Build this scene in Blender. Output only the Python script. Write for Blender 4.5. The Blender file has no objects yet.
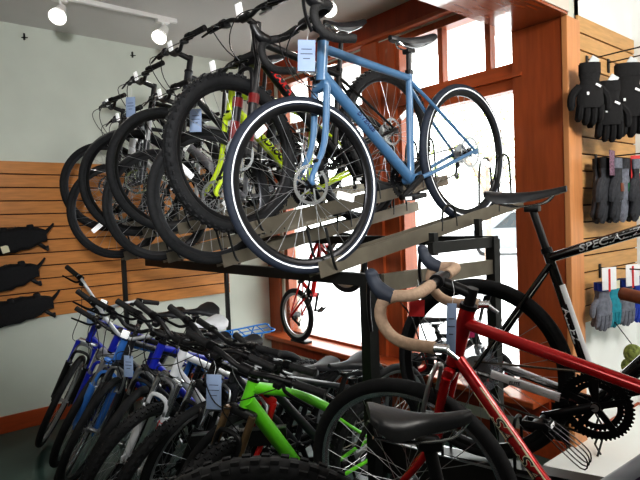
import bpy, bmesh, math, random
from mathutils import Vector, Matrix
random.seed(7)
PI = math.pi
R_ = math.radians
SC = bpy.context.scene
COL = SC.collection
V = Vector

# ------------------------------------------------------------------ materials
MATS = {}
def mat(name, color, rough=0.5, metal=0.0, var=0.12, scale=30.0, bump=0.0, coat=0.0, emit=0.0, spec=0.5, stretch=None):
    if name in MATS: return MATS[name]
    m = bpy.data.materials.new(name); m.use_nodes = True
    nt = m.node_tree; b = nt.nodes['Principled BSDF']
    b.inputs['Roughness'].default_value = rough
    b.inputs['Metallic'].default_value = metal
    b.inputs['Coat Weight'].default_value = coat
    b.inputs['Specular IOR Level'].default_value = spec
    tc = nt.nodes.new('ShaderNodeTexCoord')
    nz = nt.nodes.new('ShaderNodeTexNoise'); nz.inputs['Scale'].default_value = scale; nz.inputs['Detail'].default_value = 4
    if stretch:
        mp = nt.nodes.new('ShaderNodeMapping'); mp.inputs['Scale'].default_value = stretch
        nt.links.new(tc.outputs['Object'], mp.inputs['Vector']); nt.links.new(mp.outputs['Vector'], nz.inputs['Vector'])
    else:
        nt.links.new(tc.outputs['Object'], nz.inputs['Vector'])
    cr = nt.nodes.new('ShaderNodeValToRGB')
    c = color
    cr.color_ramp.elements[0].position = 0.3; cr.color_ramp.elements[1].position = 0.7
    cr.color_ramp.elements[0].color = (c[0]*(1-var), c[1]*(1-var), c[2]*(1-var), 1)
    cr.color_ramp.elements[1].color = (min(1, c[0]*(1+var)), min(1, c[1]*(1+var)), min(1, c[2]*(1+var)), 1)
    nt.links.new(nz.outputs['Fac'], cr.inputs['Fac']); nt.links.new(cr.outputs['Color'], b.inputs['Base Color'])
    if bump:
        bp = nt.nodes.new('ShaderNodeBump'); bp.inputs['Strength'].default_value = bump; bp.inputs['Distance'].default_value = 0.01
        nt.links.new(nz.outputs['Fac'], bp.inputs['Height']); nt.links.new(bp.outputs['Normal'], b.inputs['Normal'])
    if emit:
        b.inputs['Emission Color'].default_value = (*c, 1); b.inputs['Emission Strength'].default_value = emit
    MATS[name] = m
    return m

def srgb(r, g, b):
    f = lambda v: (v/255/12.92) if v/255 <= 0.04045 else ((v/255+0.055)/1.055)**2.4
    return (f(r), f(g), f(b))

M = dict(
    ceiling=mat('ceiling_paint', srgb(205, 202, 198), 0.9, var=0.02, scale=3),
    wall=mat('sage_wall_paint', srgb(206, 211, 200), 0.85, var=0.03, scale=4),
    white_wall=mat('white_wall_paint', srgb(244, 248, 247), 0.85, var=0.03, scale=4),
    beam_side=mat('beam_plaster', srgb(214, 206, 196), 0.85, var=0.03, scale=5),
    floor=mat('stained_concrete', srgb(52, 74, 70), 0.28, var=0.3, scale=2.2),
    slat=mat('maple_slat', srgb(196, 132, 70), 0.45, var=0.14, scale=6, stretch=(1, 1, 9)),
    groove=mat('dark_groove', srgb(60, 30, 14), 0.8),
    fir=mat('fir_wood', srgb(158, 78, 40), 0.4, var=0.16, scale=5, stretch=(7, 7, 0.7), coat=0.15),
    fir_h=mat('fir_wood_rail', srgb(164, 80, 40), 0.4, var=0.16, scale=5, stretch=(0.7, 7, 7), coat=0.15),
    fir_red=mat('fir_wood_red', srgb(150, 58, 26), 0.42, var=0.16, scale=5, stretch=(7, 7, 0.7)),
    base=mat('baseboard_wood', srgb(166, 74, 34), 0.45, var=0.15, scale=6, stretch=(6, 0.7, 6)),
    steel=mat('black_steel', srgb(26, 27, 27), 0.45, 0.2, var=0.2),
    tray=mat('grey_steel', srgb(112, 106, 94), 0.42, 0.55, var=0.18, scale=8),
    tray_dark=mat('dark_tray_steel', srgb(38, 36, 34), 0.42, 0.3),
    rubber=mat('tyre_rubber', srgb(30, 31, 33), 0.75, var=0.25, scale=60, spec=0.35),
    rubber_blue=mat('tyre_rubber_cool', srgb(34, 40, 52), 0.7, var=0.2, scale=60, spec=0.35),
    black=mat('black_satin', srgb(22, 22, 24), 0.38, 0.0),
    black_gloss=mat('black_gloss', srgb(14, 14, 16), 0.18, 0.0, coat=0.5),
    black_metal=mat('black_anodised', srgb(34, 34, 36), 0.32, 0.7),
    saddle=mat('black_leather', srgb(32, 33, 36), 0.42, var=0.15, scale=80, bump=0.05),
    grip=mat('grip_rubber', srgb(24, 24, 25), 0.7, var=0.2, scale=120, bump=0.3),
    silver=mat('polished_alloy', srgb(205, 208, 212), 0.22, 0.95, var=0.05),
    alloy=mat('brushed_alloy', srgb(170, 172, 175), 0.35, 0.9, var=0.08),
    greyrim=mat('grey_rim', srgb(62, 63, 66), 0.35, 0.6, var=0.08),
    bar_alloy=mat('bright_bar_alloy', srgb(214, 216, 220), 0.42, 0.6, var=0.04),
    chain=mat('chain_steel', srgb(120, 116, 108), 0.35, 0.9, var=0.3, scale=200),
    white=mat('white_paint', srgb(232, 234, 238), 0.3, coat=0.3, var=0.03),
    reflect=mat('white_reflector', srgb(245, 245, 245), 0.25, var=0.02, emit=0.4),  # faint emission painted in so the reflectors look lit
    stripe=mat('reflective_stripe', srgb(240, 242, 246), 0.4, var=0.02, emit=0.15),  # weak glow put into the stripe for flash light bounced back
    blue=mat('slate_blue_paint', srgb(70, 106, 140), 0.35, coat=0.3, var=0.05),
    navy_txt=mat('navy_decal', srgb(24, 40, 84), 0.4),
    lime=mat('lime_paint', srgb(196, 222, 36), 0.32, coat=0.3, var=0.05),
    green=mat('green_paint', srgb(104, 204, 40), 0.28, coat=0.4, var=0.05),
    red=mat('metallic_red', srgb(178, 20, 26), 0.22, 0.35, coat=0.6, var=0.08),
    red_plain=mat('red_paint', srgb(196, 28, 26), 0.35, coat=0.2, var=0.05),
    royal=mat('royal_blue_paint', srgb(30, 44, 168), 0.3, coat=0.4, var=0.06),
    skyblue=mat('sky_blue_paint', srgb(64, 122, 198), 0.3, coat=0.4, var=0.06),
    rackblue=mat('bright_blue_paint', srgb(44, 130, 214), 0.3, coat=0.3, var=0.06),
    purple=mat('dark_plum_paint', srgb(52, 26, 66), 0.3, coat=0.4, var=0.06),
    grey_paint=mat('grey_paint', srgb(150, 152, 160), 0.35, coat=0.2, var=0.05),
    charcoal=mat('charcoal_paint', srgb(40, 42, 46), 0.3, coat=0.3, var=0.06),
    darkred=mat('dark_red_paint', srgb(112, 14, 16), 0.35, coat=0.2),
    bronze=mat('bronze_stanchion', srgb(136, 112, 84), 0.3, 0.7),
    tan=mat('tan_bar_tape', srgb(178, 152, 130), 0.75, var=0.12, scale=90, bump=0.2),
    hood=mat('grey_hood_rubber', srgb(44, 50, 62), 0.6),
    leather=mat('brown_leather', srgb(128, 68, 40), 0.45, var=0.2, scale=40),
    card=mat('pale_card', srgb(142, 160, 190), 0.7, var=0.03),
    cream=mat('cream_card', srgb(224, 220, 190), 0.7, var=0.04),
    cardred=mat('red_card', srgb(206, 48, 50), 0.6, var=0.05),
    ink=mat('printed_ink', srgb(60, 66, 80), 0.7),
    pink=mat('pink_card', srgb(226, 60, 130), 0.6),
    fabric=mat('black_fabric', srgb(20, 20, 23), 0.85, var=0.3, scale=60, bump=0.2),
    glove=mat('charcoal_glove', srgb(52, 54, 60), 0.8, var=0.35, scale=50, bump=0.2),
    glove_grey=mat('grey_glove', srgb(112, 116, 128), 0.8, var=0.25, scale=50, bump=0.2),
    glove_blue=mat('blue_glove', srgb(36, 66, 170), 0.75, var=0.2, scale=50, bump=0.2),
    glove_teal=mat('teal_glove', srgb(38, 140, 158), 0.75, var=0.2, scale=50, bump=0.2),
    glove_dgreen=mat('green_patch', srgb(26, 96, 60), 0.8),
    clear=mat('clear_plastic', srgb(205, 212, 216), 0.15, var=0.04, coat=0.5),
    brake_blue=mat('blue_anodised', srgb(34, 80, 200), 0.3, 0.6),
    lamp_white=mat('lamp_housing', srgb(232, 230, 226), 0.4, var=0.02),
    bulb=mat('lamp_glow', (1.0, 0.97, 0.9), 0.4, var=0.0, emit=9.0),
    asphalt=mat('pale_pavement', srgb(214, 214, 216), 0.9, var=0.06, scale=1.2),
    car=mat('car_paint', srgb(120, 124, 128), 0.3, 0.2, coat=0.5, var=0.03),
    car_glass=mat('car_window_tint', srgb(40, 46, 52), 0.3),
    leaf=mat('spring_leaves', srgb(190, 205, 120), 0.8, var=0.3, scale=4),
    bark=mat('tree_bark', srgb(150, 130, 116), 0.9, var=0.3, scale=10),
    facade=mat('pale_facade', srgb(232, 232, 230), 0.9, var=0.03),
    mottle=mat('mottled_green', srgb(120, 132, 70), 0.8, var=0.75, scale=55),
    plinth=mat('plinth_laminate', srgb(36, 34, 33), 0.6),
)
def glass_mat():
    m = bpy.data.materials.new('window_glass'); m.use_nodes = True; nt = m.node_tree
    nt.nodes.clear()
    o = nt.nodes.new('ShaderNodeOutputMaterial'); mx = nt.nodes.new('ShaderNodeMixShader')
    t = nt.nodes.new('ShaderNodeBsdfTransparent'); g = nt.nodes.new('ShaderNodeBsdfGlossy')
    g.inputs['Roughness'].default_value = 0.02; mx.inputs[0].default_value = 0.05
    t.inputs['Color'].default_value = (0.97, 0.99, 0.98, 1)
    nt.links.new(t.outputs[0], mx.inputs[1]); nt.links.new(g.outputs[0], mx.inputs[2]); nt.links.new(mx.outputs[0], o.inputs[0])
    return m
M['glass'] = glass_mat()
def clear_disc_mat():
    m = bpy.data.materials.new('clear_guard_plastic'); m.use_nodes = True; nt = m.node_tree
    b = nt.nodes['Principled BSDF']; b.inputs['Base Color'].default_value = (0.55, 0.6, 0.68, 1); b.inputs['Roughness'].default_value = 0.15
    b.inputs['Alpha'].default_value = 0.35
    return m
M['guard'] = clear_disc_mat()

# ------------------------------------------------------------------ mesh builder
def smooth_path(pts, k=4, closed=False):
    pts = [V(p) for p in pts]
    if len(pts) < 3: return pts
    out = []
    n = len(pts)
    rng = range(n) if closed else range(n-1)
    for i in rng:
        if closed:
            p0, p1, p2, p3 = pts[i-1], pts[i], pts[(i+1) % n], pts[(i+2) % n]
        else:
            p1, p2 = pts[i], pts[i+1]
            p0 = pts[i-1] if i > 0 else p1*2-p2
            p3 = pts[i+2] if i+2 < n else p2*2-p1
        for j in range(k):
            t = j/k
            out.append(0.5*((2*p1)+(p2-p0)*t+(2*p0-5*p1+4*p2-p3)*t*t+(3*p1-p0-3*p2+p3)*t**3))
    if not closed: out.append(pts[-1])
    return out

class MB:
    def __init__(s): s.v = []; s.f = []; s.X = Matrix.Identity(4)
    def add(s, vs, fs):
        b = len(s.v); s.v += [s.X @ V(p) for p in vs]; s.f += [tuple(b+i for i in f) for f in fs]; return s
    def box(s, c, d, rot=None, bev=0.0):
        hx, hy, hz = d[0]/2, d[1]/2, d[2]/2
        if bev <= 0:
            vs = [V((x*hx, y*hy, z*hz)) for z in (-1, 1) for y in (-1, 1) for x in (-1, 1)]
            fs = [(0, 2, 3, 1), (4, 5, 7, 6), (0, 1, 5, 4), (2, 6, 7, 3), (0, 4, 6, 2), (1, 3, 7, 5)]
        else:
            bm = bmesh.new(); bmesh.ops.create_cube(bm, size=1)
            for q in bm.verts: q.co = V((q.co.x*d[0], q.co.y*d[1], q.co.z*d[2]))
            bmesh.ops.bevel(bm, geom=list(bm.edges), offset=bev, segments=2, affect='EDGES', profile=0.5)
            bm.verts.index_update()
            vs = [q.co.copy() for q in bm.verts]; fs = [tuple(q.index for q in f.verts) for f in bm.faces]; bm.free()
        if rot is not None: vs = [rot @ p for p in vs]
        c = V(c)
        return s.add([p+c for p in vs], fs)
    def bar(s, a, b, w, h, up=(0, 0, 1)):
        a, b = V(a), V(b); d = b-a; L = d.length; x = d.normalized(); u = V(up); y = u.cross(x).normalized(); z = x.cross(y)
        rot = Matrix((x, y, z)).transposed()
        return s.box((a+b)/2, (L, w, h), rot)
    def tube(s, pts, r, n=10, closed=False, cap=True, flat=None):
        pts = [V(p) for p in pts]; m = len(pts)
        rs = r if isinstance(r, (list, tuple)) else [r]*m
        if len(rs) == 2 and m != 2: rs = [rs[0]+(rs[1]-rs[0])*i/(m-1) for i in range(m)]
        T = []
        for i in range(m):
            if closed: t = pts[(i+1) % m]-pts[i-1]
            else: t = pts[min(i+1, m-1)]-pts[max(i-1, 0)]
            T.append(t.normalized() if t.length > 1e-9 else V((0, 0, 1)))
        ref = V((0, 0, 1)) if abs(T[0].z) < 0.9 else V((1, 0, 0))
        if flat: ref = V(flat[2])
        N = (ref-T[0]*ref.dot(T[0])).normalized()
        vs = []
        for i in range(m):
            N = (N-T[i]*N.dot(T[i]))
            N = N.normalized() if N.length > 1e-9 else V((1, 0, 0))
            B = T[i].cross(N)
            for j in range(n):
                a = 2*PI*j/n
                fx, fy = (flat[0], flat[1]) if flat else (1, 1)
                vs.append(pts[i]+(N*math.cos(a)*fx+B*math.sin(a)*fy)*rs[i])
        fs = []
        for i in range(m if closed else m-1):
            k = (i+1) % m
            for j in range(n):
                j2 = (j+1) % n
                fs.append((i*n+j, i*n+j2, k*n+j2, k*n+j))
        if cap and not closed:
            fs.append(tuple(range(n-1, -1, -1))); fs.append(tuple((m-1)*n+j for j in range(n)))
        return s.add(vs, fs)
    def lathe(s, prof, n=48, c=(0, 0, 0), axis='y', closed=True):
        # prof: list of (radius, axial)
        vs = []
        for i in range(n):
            a = 2*PI*i/n
            for (r, h) in prof:
                p = (r*math.cos(a), h, r*math.sin(a)) if axis == 'y' else ((r*math.cos(a), r*math.sin(a), h) if axis == 'z' else (h, r*math.cos(a), r*math.sin(a)))
                vs.append(V(p)+V(c))
        k = len(prof); fs = []
        for i in range(n):
            i2 = (i+1) % n
            for j in range(k if closed else k-1):
                j2 = (j+1) % k
                fs.append((i*k+j, i2*k+j, i2*k+j2, i*k+j2))
        return s.add(vs, fs)
    def disc(s, c, r, h, n=24, axis='y'):
        return s.lathe([(0.0005, -h/2), (r, -h/2), (r, h/2), (0.0005, h/2)], n, c, axis)
    def ball(s, c, r, sc=(1, 1, 1), n=12, rot=None):
        vs = []; fs = []
        m = n//2+1
        for i in range(m+1):
            th = PI*i/m
            for j in range(n):
                ph = 2*PI*j/n
                p = V((math.sin(th)*math.cos(ph)*sc[0], math.sin(th)*math.sin(ph)*sc[1], math.cos(th)*sc[2]))*r
                if rot is not None: p = rot @ p
                vs.append(p+V(c))
        for i in range(m):
            for j in range(n):
                j2 = (j+1) % n
                fs.append((i*n+j, (i+1)*n+j, (i+1)*n+j2, i*n+j2))
        return s.add(vs, fs)
    def mesh(s, name, smooth=True):
        me = bpy.data.meshes.new(name)
        me.from_pydata([tuple(p) for p in s.v], [], s.f)
        me.update()
        bm = bmesh.new(); bm.from_mesh(me)
        bmesh.ops.recalc_face_normals(bm, faces=bm.faces)
        if smooth:
            for f in bm.faces: f.smooth = True
            for e in bm.edges:
                if len(e.link_faces) == 2 and e.calc_face_angle(0) > R_(38): e.smooth = False
        bm.to_mesh(me); bm.free()
        return me
    def build(s, name, m, parent=None, smooth=True, mtx=None, label=None):
        return obj(name, s.mesh(name, smooth), m, parent, mtx, label)

def obj(name, me, m, parent=None, mtx=None, label=None):
    if m is not None and not me.materials: me.materials.append(m)
    o = bpy.data.objects.new(name, me)
    if m is not None and me.materials[0] != m:
        o.material_slots[0].link = 'OBJECT'; o.material_slots[0].material = m
    COL.objects.link(o)
    if parent is not None: o.parent = parent
    if mtx is not None: o.matrix_basis = mtx
    if label: o['label'] = label
    return o

def empty(name, loc, rot=(0, 0, 0)):
    o = bpy.data.objects.new(name, None); o.empty_display_size = 0.1
    o.location = loc; o.rotation_euler = rot; COL.objects.link(o); return o

def tag(o, label, cat, group=None):
    o['label'] = label; o['category'] = cat
    if group: o['group'] = group
    return o

def structure(o): o['kind'] = 'structure'; return o

def text_mesh(body, size, shear=0.0, bold=0.0, extrude=0.0006):
    cu = bpy.data.curves.new('lettering', 'FONT'); cu.body = body; cu.size = size; cu.shear = shear; cu.offset = bold
    cu.extrude = extrude; cu.align_x = 'CENTER'; cu.align_y = 'CENTER'; cu.resolution_u = 3
    t = bpy.data.objects.new('lettering', cu); COL.objects.link(t)
    dg = bpy.context.evaluated_depsgraph_get(); dg.update()
    me = bpy.data.meshes.new_from_object(t.evaluated_get(dg))
    bpy.data.objects.remove(t); bpy.data.curves.remove(cu)
    return me

def lettering(body, size, m, parent, origin, xdir, ydir, off=0.0, wrap=0.0, shear=0.0, bold=0.0, name='lettering', sx=1.0):
    """flat letters with their baseline along xdir, up along ydir; wrap bends them round a tube of that radius"""
    me = text_mesh(body, size, shear, bold)
    x = V(xdir).normalized(); y = V(ydir); y = (y-x*y.dot(x)).normalized(); z = x.cross(y)
    for v in me.vertices:
        a, b, c = v.co; a *= sx
        if wrap:
            t = b/wrap; v.co = V(origin)+x*a+y*(wrap*math.sin(t))+z*(wrap*math.cos(t)+off+c)
        else: v.co = V(origin)+x*a+y*b+z*(off+c)
    me.materials.clear()
    return obj(name, me, m, parent)

# ------------------------------------------------------------------ bicycle
_cache = {}
def wheel_meshes(R, tr, knob, rim_d, nsp):
    key = (R, tr, knob, rim_d, nsp)
    if key in _cache: return _cache[key]
    rr = R-2*tr*0.92           # bead seat
    b = MB()
    prof = []
    for i in range(14):
        a = 2*PI*i/14
        prof.append((R-tr+tr*math.cos(a), tr*0.95*math.sin(a)))
    b.lathe(prof, 64)
    if knob:
        n = 58
        for i in range(n):
            for k, (yy, off, w) in enumerate(((-0.45, 0, 0.4), (0.45, 0.5, 0.4), (-0.85, 0.5, 0.3), (0.85, 0, 0.3))):
                a = 2*PI*(i+off)/n
                ca, sa = math.cos(a), math.sin(a)
                yv = yy*tr
                rad = R-tr+math.sqrt(max(0, tr*tr-(yv*0.98)**2))+0.001
                rot = Matrix(((ca, 0, -sa), (0, 1, 0), (sa, 0, ca))).to_3x3()
                b.box((rad*ca, yv, rad*sa), (0.008, tr*w, 0.017), rot)
    tyre = b.mesh('tyre')
    b = MB(); w = min(tr*0.75, 0.013)
    b.lathe([(rr+0.004, -w), (rr+0.004, w), (rr-rim_d*0.55, w*0.95), (rr-rim_d, w*0.35), (rr-rim_d, -w*0.35), (rr-rim_d*0.55, -w*0.95)], 64)
    rim = b.mesh('rim')
    spokes = []
    for i in range(nsp):
        side = 1 if i % 2 else -1
        a = 2*PI*i/nsp; da = (0.9 if (i//2) % 2 else -0.9)*0.55
        p0 = V((0.022*math.cos(a+da*2), side*0.028, 0.022*math.sin(a+da*2)))
        p1 = V(((rr-rim_d)*math.cos(a), side*0.003, (rr-rim_d)*math.sin(a)))
        spokes.append((p0, p1))
    b = MB()
    for p0, p1 in spokes: b.tube([p0, p1], 0.0011, 4, cap=False)
    lace = b.mesh('spoke_lacing')
    one = []
    b = MB(); b.lathe([(0.0005, -0.05), (0.007, -0.05), (0.007, -0.034), (0.026, -0.03), (0.026, -0.026), (0.013, -0.022), (0.013, 0.022), (0.026, 0.026), (0.026, 0.03), (0.007, 0.034), (0.007, 0.05), (0.0005, 0.05)], 16)
    hub = b.mesh('hub')
    b = MB()
    for q in range(1): b.lathe([(0.066, 0.0335), (0.08, 0.0335), (0.08, 0.0355), (0.066, 0.0355)], 40)
    for i in range(6):
        a = 2*PI*i/6
        b.bar((0.018*math.cos(a), 0.0345, 0.018*math.sin(a)), (0.068*math.cos(a+0.5), 0.0345, 0.068*math.sin(a+0.5)), 0.0018, 0.007, up=(-math.sin(a), 0.0, math.cos(a)))
    rotor = b.mesh('brake_rotor')
    b = MB()
    for i in range(8):
        r0 = 0.022+0.0042*i; y = -0.022-0.0045*(7-i)
        b.lathe([(0.014, y-0.001), (r0, y-0.001), (r0, y+0.001), (0.014, y+0.001)], 24)
    cas = b.mesh('cassette')
    b = MB(); b.lathe([(rr+tr*0.42, tr*0.90), (rr+tr*0.72, tr*0.985), (rr+tr*0.72, tr*1.01), (rr+tr*0.42, tr*0.93)], 64)
    b.lathe([(rr+tr*0.42, -tr*0.90), (rr+tr*0.72, -tr*0.985), (rr+tr*0.72, -tr*1.01), (rr+tr*0.42, -tr*0.93)], 64)
    st = b.mesh('reflective_stripe')
    _cache[key] = dict(tyre=tyre, rim=rim, lace=lace, hub=hub, rotor=rotor, cas=cas, stripe=st, spokes=spokes)
    return _cache[key]

def build_wheel(name, parent, mtx, c, rear):
    W = wheel_meshes(c['R'], c['tr'], c['knob'], c['rim_d'], c['nsp'])
    w = obj(name, W['rim'], c['rim'], parent, mtx)
    obj('tyre', W['tyre'], c['tyre'], w)
    if c['near']:
        for p0, p1 in W['spokes']:
            k = ('sp', tuple(p0), tuple(p1), c['R'])
            if k not in _cache: _cache[k] = MB().tube([p0, p1], 0.0012, 4, cap=False).mesh('spoke')
            obj('spoke', _cache[k], M['alloy'], w)
    else:
        obj('spoke_lacing', W['lace'], M['alloy'], w)
    obj('hub', W['hub'], M['alloy'] if not c['disc'] else M['black_metal'], w)
    if c['disc']: obj('brake_rotor', W['rotor'], M['silver'], w)
    if rear: obj('cassette', W['cas'], M['alloy'], w)
    if c['stripe']: obj('reflective_stripe', W['stripe'], M['stripe'], w)
    if c['wreflect']:
        rr = c['R']-2*c['tr']
        b = MB(); a = c['wreflect']
        ca, sa = math.cos(a), math.sin(a)
        rot = Matrix(((ca, 0, -sa), (0, 1, 0), (sa, 0, ca))).to_3x3()
        b.box((rr*0.62*ca, 0, rr*0.62*sa), (0.085, 0.012, 0.032), rot, bev=0.004)
        b.build('wheel_reflector', M['reflect'], w)
    if c['guard'] and rear:
        b = MB(); b.lathe([(0.03, -0.0175), (0.088, -0.0175), (0.088, -0.0165), (0.03, -0.0165)], 40)
        b.build('spoke_guard', M['guard'], w)
    return w

def saddle_mesh(L=0.27, W=0.15, key=None):
    k = ('saddle', L, W)
    if k in _cache: return _cache[k]
    b = MB(); n, m = 16, 13
    vs = []
    for i in range(n):
        t = i/(n-1)
        x = L*(0.5-t)
        w = 0.020+(W/2-0.020)*(1/(1+math.exp(-(t-0.60)*13)))
        if t < 0.08: w *= 0.55+0.45*(t/0.08)
        if t > 0.9: w *= 1-0.35*((t-0.9)/0.1)**2
        top = 0.012*(t-0.45)**2*4+0.006*t*t
        d = 0.020+0.028*t if t < 0.8 else 0.0425-0.02*(t-0.8)/0.2
        for j in range(m):
            a = PI*(j/(m-1))
            cx = math.cos(a); sx = math.sin(a)
            y = w*math.copysign(abs(cx)**0.75, cx)
            z = top-d+d*abs(sx)**0.55
            vs.append((x, y, z))
    fs = []
    for i in range(n-1):
        for j in range(m-1):
            fs.append((i*m+j, i*m+j+1, (i+1)*m+j+1, (i+1)*m+j))
        fs.append((i*m+m-1, i*m, (i+1)*m, (i+1)*m+m-1))
    fs.append(tuple(range(m))); fs.append(tuple((n-1)*m+j for j in range(m-1, -1, -1)))
    b.add(vs, fs)
    me = b.mesh('saddle'); _cache[k] = me
    return me

def chainring_mesh(Rr=0.1, teeth=46):
    k = ('ring', Rr, teeth)
    if k in _cache: return _cache[k]
    b = MB()
    def toothed(Ro, Ri, nt, y, th):
        vs = []; n = nt*4
        for i in range(n):
            a = 2*PI*i/n; ph = i % 4
            ro = Ro+(0.004 if ph in (1, 2) else -0.002)
            for (r, yy) in ((ro, y-th/2), (ro, y+th/2), (Ri, y+th/2), (Ri, y-th/2)):
                vs.append((r*math.cos(a), yy, r*math.sin(a)))
        fs = []
        for i in range(n):
            i2 = (i+1) % n
            for j in range(4):
                fs.append((i*4+j, i2*4+j, i2*4+(j+1) % 4, i*4+(j+1) % 4))
        b.add(vs, fs)
    toothed(Rr, Rr*0.76, teeth, -0.046, 0.004)
    toothed(Rr*0.74, Rr*0.56, int(teeth*0.74), -0.038, 0.004)
    for i in range(5):
        a = 2*PI*i/5+0.3
        d = V((math.cos(a), 0, math.sin(a)))
        b.bar(d*0.012+V((0, -0.050, 0)), d*Rr*0.84+V((0, -0.046, 0)), 0.007, 0.020, up=(-math.sin(a), 0, math.cos(a)))
    me = b.mesh('chainring'); _cache[k] = me
    return me

def pedal(parent, at, side, m):
    b = MB()
    x, y, z = at
    b.box((x, y+side*0.055, z), (0.085, 0.012, 0.020), bev=0.003)
    b.box((x, y+side*0.100, z), (0.085, 0.010, 0.022), bev=0.003)
    for s in (-1, 1): b.box((x+s*0.040, y+side*0.075, z), (0.010, 0.05, 0.022), bev=0.003)
    b.tube([(x, y, z), (x, y+side*0.1, z)], 0.008, 8)
    b.box((x, y+side*0.075, z), (0.03, 0.05, 0.018), bev=0.004)
    p = b.build('pedal', m, parent)
    b = MB(); b.box((x+0.046, y+side*0.075, z), (0.003, 0.034, 0.014)); b.build('pedal_reflector', M['reflect'], p)
    return p

DEF = dict(R=0.345, tr=0.020, knob=False, rim_d=0.022, nsp=28, wb=1.05, drop=0.07, cs=0.43, ha=71.0, rake=0.045, fl=0.40, ht=0.15, sa=73.0, st=0.50,
           sh=0.70, stem=0.09, spacer=0.02, bar='flat', frame='black', fork='rigid', forkmat=None, stanchion='alloy', tyre='rubber', rim='black_metal', disc=True, near=False, stripe=False,
           wreflect=0, guard=False, steer=0.0, dt=0.022, tt=0.017, crank=1.2, barmat='black', gripmat='grip', saddlemat='saddle', ring=0.085, teeth=40, kick=False, fender=None, rack=None,
           headreflect=False, cables=True, seatL=0.27, seatW=0.15, barw=0.31, dropw=0.205, rise=0.02, stmat=None, crankmat='black_metal', seatpost='black', crown=None, topdrop=0.03, curved=0.0, pedalmat='black')

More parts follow.
